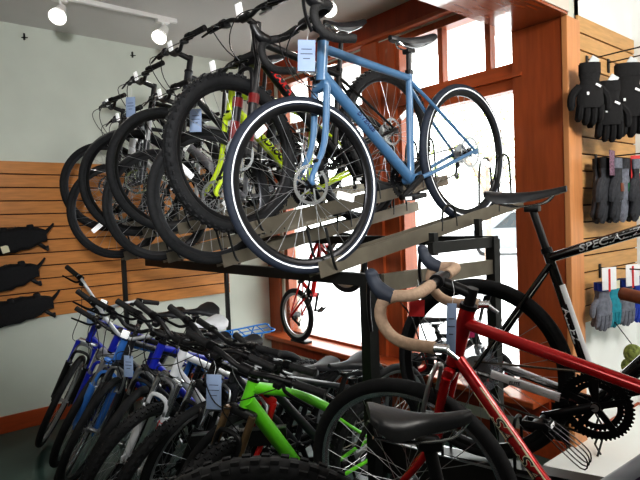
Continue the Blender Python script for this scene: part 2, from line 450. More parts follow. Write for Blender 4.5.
def bike(label, loc_hub, heading, pitch=0.0, lean=0.0, hub='front', name='bicycle', group=None, **kw):
    c = dict(DEF); c.update(kw)
    for k in ('rim', 'tyre'): c[k] = M[c[k]]
    fm = M[c['frame']]; km = M[c['forkmat']] if c['forkmat'] else fm
    R, wb = c['R'], c['wb']
    ra = V((-wb/2, 0, R)); fa = V((wb/2, 0, R))
    bbz = R-c['drop']; bb = V((ra.x+math.sqrt(c['cs']**2-c['drop']**2), 0, bbz))
    ha = R_(c['ha']); u = V((-math.cos(ha), 0, math.sin(ha))); nf = V((math.sin(ha), 0, math.cos(ha)))
    A = fa-nf*c['rake']
    crown = A+u*c['fl']; hb = crown+u*0.012; htop = hb+u*c['ht']
    st_t = htop+u*(c['spacer']+0.02)
    sa = R_(c['sa']); su = V((-math.cos(sa), 0, math.sin(sa)))
    stt = bb+su*c['st']
    S = Matrix.Translation(A) @ Matrix.Rotation(R_(c['steer']), 4, u) @ Matrix.Translation(-A)
    # root
    rot = Matrix.Rotation(heading, 4, 'Z') @ Matrix.Rotation(pitch, 4, 'Y') @ Matrix.Rotation(-lean, 4, 'X')
    hp = (S @ fa) if hub == 'front' else ra
    loc = V(loc_hub)-(rot @ hp)
    root = empty(name, loc, (-lean, pitch, heading))
    tag(root, label, 'bike', group)
    # frame
    b = MB()
    b.tube([hb, htop], 0.023, 14)
    tj = htop-u*c['topdrop']; sj = stt-su*0.03
    mid = (tj+sj)/2+V((0, 0, c['curved']))
    b.tube(smooth_path([tj, mid, sj], 5), [c['tt']*1.08, c['tt']*0.92], 12)
    dj = hb+u*0.035
    b.tube([dj, bb], [c['dt'], c['dt']], 14)
    b.tube([bb, stt], [0.018, 0.0165], 12)
    b.tube([bb+V((0, -0.036, 0)), bb+V((0, 0.036, 0))], 0.023, 14)
    sj2 = stt-su*0.05
    for s in (-1, 1):
        b.tube(smooth_path([bb+V((-0.02, s*0.022, 0)), bb+V((-0.10, s*0.040, 0.01)), ra+V((0.02, s*0.062, 0)), ra+V((0, s*0.064, 0))], 4), [0.0115, 0.008], 8)
        b.tube(smooth_path([sj2+V((0, s*0.012, 0)), sj2+(ra-sj2)*0.35+V((0, s*0.036, 0)), ra+V((0.005, s*0.064, 0.01))], 4), [0.0095, 0.007], 8)
        b.box(ra+V((0, s*0.066, 0)), (0.04, 0.006, 0.03), bev=0.002)
    fr = b.build('frame', fm, root)
    b = MB(); b.lathe([(0.0005, 0), (0.0195, 0), (0.0195, 0.018), (0.0005, 0.018)], 14, axis='z')
    b.build('seat_clamp', M['black_metal'], fr, mtx=Matrix.Translation(stt-su*0.012) @ Matrix.Rotation(-(PI/2-sa), 4, 'Y'))
    for q in (hb-u*0.008, htop-u*0.004):
        b = MB(); b.tube([q, q+u*0.012], 0.0255, 14); b.build('headset_cup', M['black_metal'], fr)
    # seat
    sp = bb+su*c['sh']; b = MB(); b.tube([stt-su*0.06, sp-su*0.045], 0.0135, 10); b.box(sp-su*0.04, (0.05, 0.04, 0.022), bev=0.005)
    post = b.build('seatpost', M[c['seatpost']], root)
    sd = obj('saddle', saddle_mesh(c['seatL'], c['seatW']), M[c['saddlemat']], root, Matrix.Translation(sp+V((-0.01, 0, 0.02))) @ Matrix.Rotation(pitch*0.0-0.02, 4, 'Y'))
    b = MB()
    for s in (-1, 1):
        b.tube(smooth_path([(0.10, s*0.006, -0.012), (0.06, s*0.02, -0.042), (-0.03, s*0.022, -0.048), (-0.10, s*0.045, -0.028)], 4), 0.0035, 6)
    b.build('saddle_rail', M['silver'], sd)
    # fork
    k = MB(); k.X = S
    fk = None
    if c['fork'] == 'rigid':
        k.tube([crown, htop+u*0.0], 0.0125, 10)
        k.box(crown-u*0.005, (0.036, 0.10, 0.04), Matrix((nf, V((0, 1, 0)), u)).transposed(), bev=0.012)
        for s in (-1, 1):
            p0 = crown+V((0, s*0.046, 0))-u*0.01
            p2 = fa+V((0, s*0.054, 0.0))
            p1 = p0-u*(c['fl']*0.55)
            k.tube(smooth_path([p0, p1, p2+V((0, 0, 0.03)), p2], 4), [0.0155, 0.009], 10)
        fk = k.build('fork', km, root)
    else:
        k.tube([crown, htop], 0.0145, 10)
        k.box(crown-u*0.008, (0.04, 0.13, 0.042), Matrix((nf, V((0, 1, 0)), u)).transposed(), bev=0.012)
        L = c['fl']
        for s in (-1, 1):
            p2 = fa+V((0, s*0.060, 0))
            off = nf*0.024+V((0, s*0.062, 0))
            lo0 = A+off+u*(L*0.62); lo1 = A+off-u*0.01
            k.tube([lo1, lo0-u*0.01, lo0], [0.019, 0.023, 0.025], 12)
            k.box(p2, (0.035, 0.012, 0.045), bev=0.004)
        k.tube(smooth_path([A+nf*0.03+V((0, -0.06, 0))+u*(L*0.6), A+nf*0.045+V((0, -0.045, 0))+u*(L*0.86 if R < 0.3 else R+0.03), A+nf*0.045+V((0, 0.045, 0))+u*(L*0.86 if R < 0.3 else R+0.03), A+nf*0.03+V((0, 0.06, 0))+u*(L*0.6)], 4), 0.011, 8)
        fk = k.build('fork', km, root)
        if c['crown']:
            k = MB(); k.X = S; k.box(crown-u*0.008, (0.044, 0.14, 0.046), Matrix((nf, V((0, 1, 0)), u)).transposed(), bev=0.013); k.build('fork_crown', M[c['crown']], fk)
        for s in (-1, 1):
            k = MB(); k.X = S; off = nf*0.024+V((0, s*0.062, 0))
            k.tube([A+off+u*(L*0.55), A+off+u*L], 0.016, 12); k.build('stanchion', M[c['stanchion']], fk)
    c['crown_pt'] = crown
    # wheels
    build_wheel('front_wheel', root, S @ Matrix.Translation(fa), c, False)
    build_wheel('rear_wheel', root, Matrix.Translation(ra), c, True)
    # brakes
    if c['disc']:
        k = MB(); k.X = S
        k.box(fa+V((-0.045, 0.045, 0.07)), (0.035, 0.03, 0.05), bev=0.006)
        k.build('brake_caliper', M['black_metal'], fk)
    else:
        for s in (-1, 1):
            k = MB(); k.X = S
            q = crown-u*(c['fl']-R+2*c['tr']+0.01)+V((0.03, s*0.028, 0))
            k.tube(smooth_path([crown+V((0.045, 0.0, 0.01)), crown-u*0.02+V((0.045, s*0.05, 0)), q+V((0.01, s*0.028, 0.0)), q+V((0.0, s*-0.004, 0))], 4), 0.0075, 8)
            k.box(q, (0.05, 0.012, 0.012), bev=0.003)
            k.build('brake_arm', M['alloy'], fk)
    # stem + bar
    clamp = st_t+nf*c['stem']+u*0.01
    k = MB(); k.X = S
    k.tube([htop, st_t+u*0.018], 0.0165, 12)
    k.tube([st_t, clamp], [0.0165, 0.0145], 12)
    k.tube([clamp+V((0, -0.026, 0)), clamp+V((0, 0.026, 0))], 0.0215, 12)
    sm = k.build('stem', M[c['stmat']] if c['stmat'] else M['black'], root)
    if c['headreflect']:
        k = MB(); k.X = S
        k.box(clamp+V((0.03, 0.0, 0.035)), (0.012, 0.045, 0.055), bev=0.005); k.build('front_reflector', M['reflect'], sm)
    bx = V((1, 0, 0)); bz = V((0, 0, 1))
    def P(x, y, z): return clamp+V((x, y, z))
    bars = []
    if c['bar'] == 'drop':
        w = c['dropw']
        half = [(0, 0, 0), (0, 0.07, 0), (0, 0.15, 0), (0.015, 0.19, 0), (0.06, w, -0.002), (0.095, w+0.002, -0.022), (0.100, w+0.006, -0.065), (0.075, w+0.01, -0.105), (0.03, w+0.014, -0.125), (-0.05, w+0.018, -0.13)]
        k = MB(); k.X = S
        full = [P(x, -y, z) for x, y, z in half[::-1]]+[P(x, y, z) for x, y, z in half[1:]]
        k.tube(smooth_path(full, 4), 0.0125, 10)
        hbar = k.build('handlebar', M[c['barmat']], root)
        for s in (-1, 1):
            k = MB(); k.X = S
            k.tube(smooth_path([P(x, s*y, z) for x, y, z in half[1:]], 5), 0.0165, 12)
            k.build('bar_tape', M[c['gripmat']], hbar)
            k = MB(); k.X = S
            k.tube(smooth_path([P(0.06, s*w, -0.004), P(0.088, s*w, 0.008), P(0.108, s*w, 0.028), P(0.118, s*w, 0.055), P(0.114, s*w, 0.072)], 4), [0.019, 0.021, 0.022, 0.0225, 0.0225, 0.0225, 0.022, 0.021, 0.020, 0.019, 0.0185, 0.018, 0.018, 0.018, 0.0175, 0.014, 0.008][:17], 10)
            hd = k.build('brake_hood', M['hood'] if c['gripmat'] == 'tan' else M['black'], hbar)
            k = MB(); k.X = S
            k.tube(smooth_path([P(0.128, s*w, 0.04), P(0.135, s*w, -0.01), P(0.135, s*(w+0.005), -0.06), P(0.13, s*(w+0.012), -0.10)], 4), [0.009, 0.006], 8, flat=(0.6, 1.3, (1, 0, 0)))
            k.build('brake_lever', M['black_metal'], hbar)
            if c['gripmat'] == 'tan':
                k = MB(); k.X = S
                k.tube([P(-0.05, s*(w+0.018), -0.13), P(-0.085, s*(w+0.019), -0.13)], 0.013, 10)
                k.tube([P(-0.075, s*(w+0.019), -0.13), P(-0.11, s*(w+0.019), -0.155)], [0.008, 0.005], 8)
                k.build('bar_end_shifter', M['silver'], hbar)
    else:
        w = c['barw']; rs = c['rise']
        if c['bar'] == 'flat':
            half = [(0, 0, 0), (0, 0.05, 0), (0, 0.10, rs*0.7), (-0.01, 0.16, rs), (-0.035, w, rs+0.004)]
        elif c['bar'] == 'comfort':
            half = [(0, 0, 0), (0.005, 0.04, 0.0), (0.01, 0.10, rs*0.55), (0.0, 0.16, rs), (-0.045, 0.22, rs+0.01), (-0.12, w, rs)]
        else:   # bmx
            half = [(0, 0, 0), (0, 0.05, 0.0), (0.01, 0.11, 0.12), (0.01, 0.15, 0.17), (-0.02, w, 0.18)]
        k = MB(); k.X = S
        full = [P(x, -y, z) for x, y, z in half[::-1]]+[P(x, y, z) for x, y, z in half[1:]]
        k.tube(smooth_path(full, 5), 0.0115, 10)
        if c['bar'] == 'bmx': k.tube([P(0.01, -0.11, 0.12), P(0.01, 0.11, 0.12)], 0.008, 8)
        hbar = k.build('handlebar', M[c['barmat']], root)
        e0, e1 = V(half[-2]), V(half[-1]); d = (e1-e0).normalized()
        for s in (-1, 1):
            fl = lambda p: P(p.x, s*p.y, p.z)
            k = MB(); k.X = S
            g0 = e1-d*0.125
            k.tube([fl(g0), fl(g0+d*0.01), fl(e1-d*0.01), fl(e1)], [0.0185, 0.0165, 0.0165, 0.0175], 12)
            k.build('grip', M[c['gripmat']], hbar)
            k = MB(); k.X = S
            q = e1-d*0.165
            k.tube([fl(q), fl(q+d*0.03)], 0.021, 10)
            k.tube(smooth_path([fl(q+V((0.012, 0, -0.008))), fl(q+d*0.03+V((0.045, 0, -0.02))), fl(e1-d*0.06+V((0.055, 0, -0.03))), fl(e1-d*0.01+V((0.06, 0, -0.036)))], 4), [0.008, 0.005], 8)
            k.build('brake_lever', M['black_metal'] if c['barmat'] != 'silver' else M['silver'], hbar)
            k = MB(); k.X = S
            k.box(fl(q-d*0.02+V((0.01, 0, -0.018))), (0.045, 0.035, 0.025), bev=0.007)
            k.build('shifter', M['black'], hbar)
    # cables
    if c['cables']:
        for s in (-1, 1):
            k = MB()
            if c['bar'] == 'drop':
                p0 = S @ P(0.02, s*0.10, -0.012); p1 = S @ P(0.10, s*0.06, -0.05)
            else:
                p0 = S @ P(0.02, s*(c['barw']-0.17), c['rise']-0.02); p1 = S @ P(0.13, s*0.10, -0.03)
            p2 = S @ P(0.10, -s*0.02, -0.14) if s > 0 else hb+V((0.10, s*0.03, 0.02)); p3 = (S @ (crown+V((0.03, s*0.05, -0.10)))) if s > 0 else dj+(bb-dj)*0.12+V((0.0, s*0.02, 0.0))
            k.tube(smooth_path([p0, p1, p2, p3], 5), 0.0026, 6)
            k.build('brake_cable', M['black'], root)
        k = MB(); k.tube([dj+(bb-dj)*0.12+V((0, -0.02, 0.02)), bb+V((0.05, -0.02, 0.02))], 0.002, 5); k.build('shift_cable', M['black'], root)
    # drivetrain
    b = MB(); ca = c['crank']; cd = V((math.cos(ca), 0, math.sin(ca)))
    cr = obj('crankset', chainring_mesh(c['ring'], c['teeth']), M[c['crankmat']], root, Matrix.Translation(bb))
    k = MB(); k.disc((0, -0.066, 0), 0.0125, 0.006, 16); k.build('axle_cap', M['alloy'], cr)
    for s in (-1, 1):
        d = cd*s
        k = MB(); k.tube([V((0, s*-0.058, 0)), d*0.165+V((0, s*-0.068, 0))], [0.015, 0.010], 10, flat=(0.75, 1.2, (0, 1, 0))); k.tube([V((0, s*-0.040, 0)), V((0, s*-0.066, 0))], 0.017, 12)
        k.tube([d*0.165+V((0, s*-0.060, 0)), d*0.165+V((0, s*-0.076, 0))], 0.013, 10)
        k.build('crank_arm', M[c['crankmat']], cr)
        pedal(cr, tuple(d*0.165+V((0, s*-0.07, 0))), -s, M[c['pedalmat']])
    k = MB(); yc = -0.042
    rr = 0.035
    k.tube([bb+V((0, yc, c['ring'])), ra+V((0, yc, rr))], 0.0042, 5, flat=(1, 0.7, (0, 0, 1)))
    low = ra+V((0.03, yc, -0.10))
    k.tube([bb+V((0, yc, -c['ring'])), low], 0.0042, 5)
    k.build('chain', M['chain'], root)
    k = MB(); dp = ra+V((0.005, -0.052, -0.02))
    k.box(dp, (0.03, 0.022, 0.045), bev=0.006)
    k.bar(dp+V((0, 0, -0.02)), dp+V((0.03, 0.006, -0.095)), 0.004, 0.022)
    for q in (V((0.006, 0.008, -0.035)), V((0.028, 0.008, -0.09))): k.disc(dp+q, 0.018, 0.006, 14)
    k.build('rear_derailleur', M['black_metal'], root)
    if c['kick']:
        k = MB(); k.tube([bb+V((-0.09, 0.03, -0.01)), V((bb.x-0.10, 0.03+0.16, -math.tan(abs(lean))*0.16+0.012))], 0.008, 8); k.build('kickstand', M['black_metal'], root)
    if c['fender']:
        for (wc, X, a0, a1) in ((fa, S, -0.25, 2.3), (ra, Matrix.Identity(4), 0.5, 3.4)):
            k = MB(); k.X = X; pts = []
            n = 16; vs = []; fs = []
            for i in range(n+1):
                a = a0+(a1-a0)*i/n
                for (dy, dr) in ((-0.028, 0.0), (-0.02, 0.014), (0, 0.019), (0.02, 0.014), (0.028, 0.0)):
                    rad = R+0.010+dr
                    vs.append(wc+V((rad*math.cos(a), dy, rad*math.sin(a))))
            for i in range(n):
                for j in range(4): fs.append((i*5+j, i*5+j+1, (i+1)*5+j+1, (i+1)*5+j))
            k.add(vs, fs); k.build('fender', M[c['fender']], root)
    if c['rack']:
        k = MB(); zt = 2*R+0.11; x0, x1 = ra.x-0.20, ra.x+0.20
        out = [V((x0, -0.06, zt)), V((x0, 0.06, zt)), V((x1, 0.05, zt)), V((x1, -0.05, zt))]
        k.tube(smooth_path([out[0], (out[0]+out[1])/2, out[1], (out[1]+out[2])/2, out[2], (out[2]+out[3])/2, out[3], (out[3]+out[0])/2], 3, True), 0.006, 8, closed=True)
        for i in range(4): k.tube([V((x0+0.08*(i+1), -0.055, zt)), V((x0+0.08*(i+1), 0.055, zt))], 0.004, 6)
        k.tube([V((x0+0.02, 0, zt)), V((x1-0.01, 0, zt))], 0.004, 6)
        for s in (-1, 1):
            k.tube([ra+V((0, s*0.068, 0.02)), V((x0+0.10, s*0.058, zt))], 0.005, 6); k.tube([ra+V((0, s*0.068, 0.02)), V((x0+0.28, s*0.055, zt))], 0.005, 6)
        k.build('cargo_rack', M[c['rack']], root)
    info = dict(root=root, frame=fr, fork=fk, bb=bb, dj=dj, hb=hb, htop=htop, tj=tj, sj=sj, stt=stt, su=su, S=S, clamp=clamp, crown=crown, u=u, nf=nf, ra=ra, fa=fa, A=A, c=c, mw=Matrix.Translation(loc) @ rot)
    return info

def decal(body, size, m, info, a, b, t, r, side, shear=0.3, bold=0.001, flip=False, sx=1.0):
    """letters along a tube from a to b, on the left (+1) or right (-1) side"""
    a, b = V(a), V(b); o = a+(b-a)*t
    x = (b-a).normalized()
    if flip: x = -x
    z = V((0, side, 0)); y = z.cross(x)
    return lettering(body, size, m, info['frame'], o, x, y, 0.0008, r, shear, bold, sx=sx)

# ------------------------------------------------------------------ room shell
XB, YW, ZC = -4.71, 3.16, 3.15
def slab(name, lo, hi, m):
    lo, hi = V(lo), V(hi); b = MB(); b.box((lo+hi)/2, hi-lo); return structure(b.build(name, m, smooth=False))
XR, YF, YA, XP = 3.2, -3.4, 4.2, -1.54
slab('floor', (XB-0.2, YF-0.2, -0.12), (XR+0.2, YA+0.2, 0.0), M['floor'])
slab('ceiling', (XB-0.2, YF-0.2, ZC), (XR+0.2, YA+0.2, ZC+0.12), M['ceiling'])
slab('wall_back', (XB-0.14, YF-0.2, 0), (XB, YW+0.2, ZC), M['wall'])
slab('wall_front', (XR, YF-0.2, 0), (XR+0.14, YA+0.2, ZC), M['wall'])
slab('wall_left', (XB, YF-0.14, 0), (XR, YF, ZC), M['wall'])
slab('wall_alcove', (XP-0.12, YA, 0), (XR, YA+0.14, ZC), M['white_wall'])
slab('wall_partition', (XP-0.10, YW+0.165, 0), (XP, YA, ZC), M['white_wall'])
# window wall: the masonry under, beside and above the two windows
WX0, WXM0, WXM1, WX1 = -4.40, -3.22, -2.84, -1.80
ZS, ZT = 0.40, 2.94
b = MB()
b.box(((XB+XP)/2, YW+0.10, ZS/2-0.02), (XP-XB, 0.20, ZS-0.04))
b.box(((XB+XP)/2, YW+0.10, (ZT+ZC)/2), (XP-XB, 0.20, ZC-ZT))
b.box(((XB+WX0-0.06)/2, YW+0.10, (ZS+ZT)/2), (WX0-0.06-XB, 0.20, ZT-ZS))
b.box(((WX1+XP)/2+0.04, YW+0.12, (ZS+ZT)/2), (XP-WX1-0.08, 0.20, ZT-ZS))
structure(b.build('wall_window', M['wall'], smooth=False))
b = MB(); b.box((-1.68, (YF+YW)/2+1.0, (2.685+ZC)/2), (0.36, YW-YF-2.0, ZC-2.685)); structure(b.build('trim_1', mat('varnished_soffit', srgb(160, 82, 46), 0.22, var=0.12, scale=5, stretch=(7, 0.7, 7), coat=1.0), smooth=False))
b = MB(); b.box((-1.497, (YF+YW)/2+1.0, (2.70+ZC)/2), (0.008, YW-YF-2.0, ZC-2.70)); structure(b.build('trim_2', M['beam_side'], smooth=False))
# pilaster, its side face in paler wood with the light painted in
b = MB(); b.box((-1.70, YW+0.08, 1.3425), (0.32, 0.16, 2.685)); structure(b.build('trim_3', M['fir'], smooth=False))
b = MB(); b.box((-1.522, YW+0.078, 1.3425), (0.036, 0.165, 2.685), bev=0.004); structure(b.build('trim_4', mat('fir_lit_edge', srgb(214, 150, 100), 0.4, var=0.1, scale=5, stretch=(7, 7, 0.7)), smooth=False))
# header boards above the windows
b = MB(); b.box(((XB+WX1)/2, YW-0.012, (2.97+ZC)/2), (WX1-XB, 0.024, ZC-2.97)); structure(b.build('trim_5', M['fir_red'], smooth=False))
b = MB(); b.box(((XB+WX1)/2, YW-0.03, 2.965), (WX1-XB, 0.065, 0.035), bev=0.008); structure(b.build('trim_6', M['fir_h'], smooth=False))
# post between the windows, casing at the corner
b = MB(); b.box((-3.11, YW-0.005, (ZS+2.95)/2), (0.18, 0.05, 2.95-ZS)); b.box((-3.03, YW+0.1, (ZS+ZT)/2), (0.34, 0.2, ZT-ZS)); structure(b.build('trim_7', M['fir'], smooth=False))
b = MB(); b.box((-4.60, YW-0.01, (0.2+2.95)/2), (0.20, 0.03, 2.75)); structure(b.build('trim_8', M['fir'], smooth=False))
# sill ledge and apron
b = MB(); b.box((-3.1, YW-0.06, 0.385), (2.9, 0.30, 0.045), bev=0.01); structure(b.build('trim_9', M['fir_h'], smooth=False))
b = MB(); b.box((-3.1, YW-0.012, 0.285), (2.9, 0.024, 0.15)); structure(b.build('trim_10', M['fir_red'], smooth=False))
# baseboards
b = MB(); b.box((XB+0.009, (YF+YW)/2, 0.065), (0.018, YW-YF, 0.13), bev=0.004); structure(b.build('baseboard_back', M['base'], smooth=False))
b = MB(); b.box(((XB+XP)/2, YW-0.009, 0.065), (XP-XB-0.04, 0.018, 0.13), bev=0.004); structure(b.build('baseboard_window', M['base'], smooth=False))
b = MB(); b.box((XP+0.009, (YW+0.17+YA)/2, 0.065), (0.018, YA-YW-0.17, 0.13), bev=0.004); structure(b.build('baseboard_alcove', M['base'], smooth=False))

def window(name, x0, x1, muntins):
    r = structure(empty(name, ((x0+x1)/2, YW+0.1, ZS)))
    ox, oy, oz = r.location
    def part(n, boxes, m, parent=r):
        b = MB()
        for lo, hi in boxes:
            lo, hi = V(lo), V(hi); b.box((lo+hi)/2-(V((ox, oy, oz)) if parent is r else V((ox, oy, oz))), hi-lo)
        return b.build(n, m, parent, smooth=False)
    y0, y1 = YW+0.02, YW+0.12
    t = 0.055
    part('window_frame', [((x0, y0, ZS), (x0+t, y1, ZT)), ((x1-t, y0, ZS), (x1, y1, ZT)), ((x0+t, y0, ZS), (x1-t, y1, ZS+0.03)), ((x0+t, y0, ZT-0.05), (x1-t, y1, ZT))], M['fir'])
    part('transom_rail', [((x0+t, y0, 2.33), (x1-t, y1, 2.40)), ((x0+t, y0-0.035, 2.40), (x1-t, y1, 2.425)), ((x0+t, y0, 2.425), (x1-t, y1, 2.50))], M['fir_h'])
    for mx in muntins: part('muntin', [((mx-0.02, y0+0.02, 2.50), (mx+0.02, y1-0.02, ZT-0.05))], M['fir'])
    part('glass_pane', [((x0+t, YW+0.066, ZS+0.03), (x1-t, YW+0.070, 2.33))], M['glass'])
    part('transom_pane', [((x0+t, YW+0.066, 2.50), (x1-t, YW+0.070, ZT-0.05))], M['glass'])
    return r
window('window_1', WX0-0.06, WXM0+0.02, (-3.98, -3.60))
window('window_2', WXM1-0.04, WX1+0.06, (-2.45, -2.06))

# slat walls
def slatwall(name, label, x, y0, y1, z0, z1, m, pitch=0.1035):
    b = MB(); n = int(round((z1-z0)/pitch)); h = (z1-z0)/n
    b.box((x+0.004, (y0+y1)/2, (z0+z1)/2), (0.006, y1-y0, z1-z0-0.01))
    o = b.build(name, M['groove'], smooth=False); tag(o, label, 'wall panel')
    b = MB()
    for i in range(n): b.box((x+0.013, (y0+y1)/2, z0+h*(i+0.5)), (0.014, y1-y0, h-0.009), bev=0.002)
    b.build('slat_board', m, o, smooth=False)
    return o
slatwall('wall_display', 'long maple slatwall panel on the far left wall behind the black bags', XB, -1.8, 2.66, 0.85, 2.09, M['slat'])
slatwall('wall_display', 'tall maple slatwall panel right of the wooden pillar with gloves hanging on it', XP, YW+0.168, YA-0.02, 0.84, 2.73, mat('pale_maple_slat', srgb(206, 160, 104), 0.45, var=0.12, scale=6, stretch=(1, 1, 9)))

# ------------------------------------------------------------------ outdoors
b = MB(); b.box((-10, 34, -0.25), (120, 60, 0.3)); g = structure(b.build('ground_outside', M['asphalt'], smooth=False))
def car(loc, rz):
    r = empty('parked_car', loc, (0, 0, rz)); tag(r, 'silver parked car seen through the right window beside the wooden pillar', 'car')
    secs = [(-2.2, 0.45, 0.75, 0.80), (-2.05, 0.35, 0.95, 0.86), (-1.2, 0.28, 1.05, 0.90), (0.0, 0.28, 1.06, 0.92), (1.2, 0.28, 1.08, 0.92), (2.0, 0.32, 1.05, 0.88), (2.2, 0.45, 0.95, 0.82)]
    b = MB(); vs = []; fs = []
    for x, z0, z1, w in secs:
        vs += [(x, -w, z0), (x, -w*1.02, (z0+z1)/2), (x, -w*0.93, z1), (x, w*0.93, z1), (x, w*1.02, (z0+z1)/2), (x, w, z0)]
    for i in range(len(secs)-1):
        for j in range(6): fs.append((i*6+j, i*6+(j+1) % 6, i*6+6+(j+1) % 6, i*6+6+j))
    fs.append((0, 1, 2, 3, 4, 5)); e = (len(secs)-1)*6; fs.append(tuple(e+5-j for j in range(6)))
    b.add(vs, fs); b.build('body', M['car'], r)
    def cab(m, name, grow):
        b = MB(); q = [(-1.15, 1.03, 0.84), (-0.45, 1.62, 0.66), (1.1, 1.66, 0.66), (1.95, 1.06, 0.82)]
        vs = []
        for x, z, w in q: vs += [(x, -w-grow, z), (x, w+grow, z)]
        b.add(vs, [(0, 2, 4, 6), (1, 7, 5, 3), (0, 1, 3, 2), (2, 3, 5, 4), (4, 5, 7, 6), (0, 6, 7, 1)]); return b.build(name, m, r)
    cab(M['car_glass'], 'windows', 0.0)
    b = MB(); b.box((0.33, 0, 1.66), (1.6, 1.34, 0.06), bev=0.02)
    for x0, z0, x1, z1 in ((-1.15, 1.03, -0.45, 1.64), (1.95, 1.06, 1.1, 1.66), (0.4, 1.06, 0.4, 1.66)):
        for s in (-1, 1): b.tube([(x0, s*0.85, z0), (x1, s*0.675, z1)], 0.045, 6)
    b.build('roof', M['car'], r)
    for x in (-1.4, 1.4):
        for s in (-1, 1):
            b = MB(); b.lathe([(0.2, -0.1), (0.33, -0.1), (0.34, 0), (0.33, 0.1), (0.2, 0.1)], 24, (x, s*0.82, 0.34)); w = b.build('wheel', M['rubber'], r)
            b = MB(); b.disc((x, s*0.84, 0.34), 0.22, 0.14, 20); b.build('hubcap', M['alloy'], w)
car((-10.9, 19.2, -0.1), R_(25))
def tree(loc, h, label):
    r = empty('street_tree', loc); tag(r, label, 'tree')
    b = MB(); b.tube(smooth_path([(0, 0, 0), (0.05, 0, h*0.3), (0, 0.05, h*0.6)], 3), [0.12, 0.06], 8)
    for i in range(7):
        a = i*2.4; b.tube([(0, 0, h*(0.35+0.04*i)), (math.cos(a)*h*0.3, math.sin(a)*h*0.3, h*(0.62+0.05*i))], [0.05, 0.012], 6)
    b.build('trunk', M['bark'], r)
    b = MB()
    for i in range(420):
        a = random.uniform(0, 2*PI); rr = h*0.36*math.sqrt(random.random()); z = h*random.uniform(0.5, 1.0)
        c = V((rr*math.cos(a), rr*math.sin(a), z)); rot = Matrix.Rotation(random.uniform(0, 6), 3, 'X') @ Matrix.Rotation(random.uniform(0, 6), 3, 'Z')
        s = 0.09; b.add([c+rot @ V(p) for p in ((-s, 0, 0), (0, -s*0.5, 0), (s, 0, 0), (0, s*0.5, 0))], [(0, 1, 2, 3)])
    b.build('foliage', M['leaf'], r, smooth=False)
tree((-9.5, 14.5, -0.1), 5.2, 'pale leafy street tree outside the right window')

# ------------------------------------------------------------------ upper bike rack
PITCH = R_(9.7)
LOWX = [-1.675, -2.45, -3.20, -3.93]
HIGHX = [-2.19, -2.96, -3.50, -4.32]
rk = empty('bike_rack', (-2.9, 1.9, 0)); tag(rk, 'tall two-sided black steel rack of sloping grey trays holding the upper bikes', 'bike rack')
def rp(b, name, m, label=None):
    b.X = Matrix.Identity(4); o = b.build(name, m, rk, smooth=True); o.matrix_parent_inverse = Matrix.Translation(-rk.location); return o
b = MB(); b.box((-1.55, 1.52, 0.66), (0.045, 0.045, 1.32)); rp(b, 'post', M['steel'])
b = MB(); b.box((-1.50, 2.33, 0.71), (0.05, 0.05, 1.42)); rp(b, 'post', M['steel'])
b = MB(); b.box((-4.16, 1.44, 0.69), (0.03, 0.03, 1.38)); rp(b, 'post', M['steel'])
b = MB(); b.box((-4.16, 2.33, 0.75), (0.03, 0.03, 1.5)); rp(b, 'post', M['steel'])
b = MB(); b.bar((-3.75, 1.47, 1.29), (-1.48, 1.50, 1.30), 0.04, 0.05); rp(b, 'beam', M['steel'])
b = MB(); b.bar((-4.2, 2.33, 1.41), (-1.48, 2.33, 1.41), 0.04, 0.05); rp(b, 'beam', M['steel'])
b = MB(); b.bar((-1.50, 1.54, 1.285), (-1.50, 2.31, 1.285), 0.03, 0.07); rp(b, 'beam', M['tray'])
b = MB(); b.bar((-1.50, 1.85, 1.405), (-1.50, 2.31, 1.405), 0.03, 0.05); rp(b, 'beam', M['steel'])
b = MB(); b.box((-1.52, 1.9, 1.42), (0.03, 0.03, 0.10)); rp(b, 'bracket', M['steel'])
b = MB(); b.box((-1.60, 2.36, 1.46), (0.03, 0.03, 0.12)); rp(b, 'bracket', M['steel'])
b = MB(); b.box((-1.55, 1.493, 1.0), (0.05, 0.008, 0.62)); b.bar((-1.55, 1.49, 0.72), (-1.57, 1.44, 0.62), 0.02, 0.012); rp(b, 'hook_bracket', M['steel'])
ty = lambda t: 1.30+1.6*t
def tray(x, zhub, R, yhub=1.31):
    z0 = zhub-R/math.cos(PITCH)+0.004    # tray surface below the front hub
    sl = math.tan(PITCH)
    f = V((x, yhub+0.02, z0+0.02*sl)); e = V((x, yhub+1.55, z0+1.55*sl)); dn = V((0, 0, -0.002))
    b = MB(); b.bar(f+dn, e+dn, 0.075, 0.005)
    for s in (-1, 1): b.bar(f+V((s*0.036, 0, 0.012)), e+V((s*0.036, 0, 0.012)), 0.004, 0.066)
    t = rp(b, 'wheel_tray', M['tray'])
    def hoop(y, w, h, name='wheel_hoop'):
        zz = z0+(y-yhub)*sl
        b = MB(); b.tube(smooth_path([V((x+0.035*w[0], y, zz)), V((x+0.035*w[0], y+0.01, zz+h*0.72)), V((x+0.035*w[0], y+0.035, zz+h)), V((x+0.035*w[0], y+w[1]-0.035, zz+h*1.02)), V((x+0.035*w[0], y+w[1]-0.01, zz+h*0.78)), V((x+0.035*w[0], y+w[1], zz+w[1]*sl))], 4), 0.006, 8)
        o = b.build(name, M['steel'], t); 
        return o
    hoop(yhub+1.22, (-1, 0.13), 0.30); hoop(yhub+1.30, (1, 0.13), 0.30); hoop(yhub+0.80, (1, 0.12), 0.12); 
    b = MB(); y = yhub+0.14; zz = z0+0.14*sl
    b.tube(smooth_path([V((x-0.06, y-0.10, zz+0.16)), V((x-0.055, y-0.06, zz+0.02)), V((x, y, zz-0.03)), V((x+0.055, y-0.06, zz+0.02)), V((x+0.06, y-0.10, zz+0.16))], 4), 0.006, 8)
    b.build('front_bracket', M['steel'], t)
HB = -PI/2
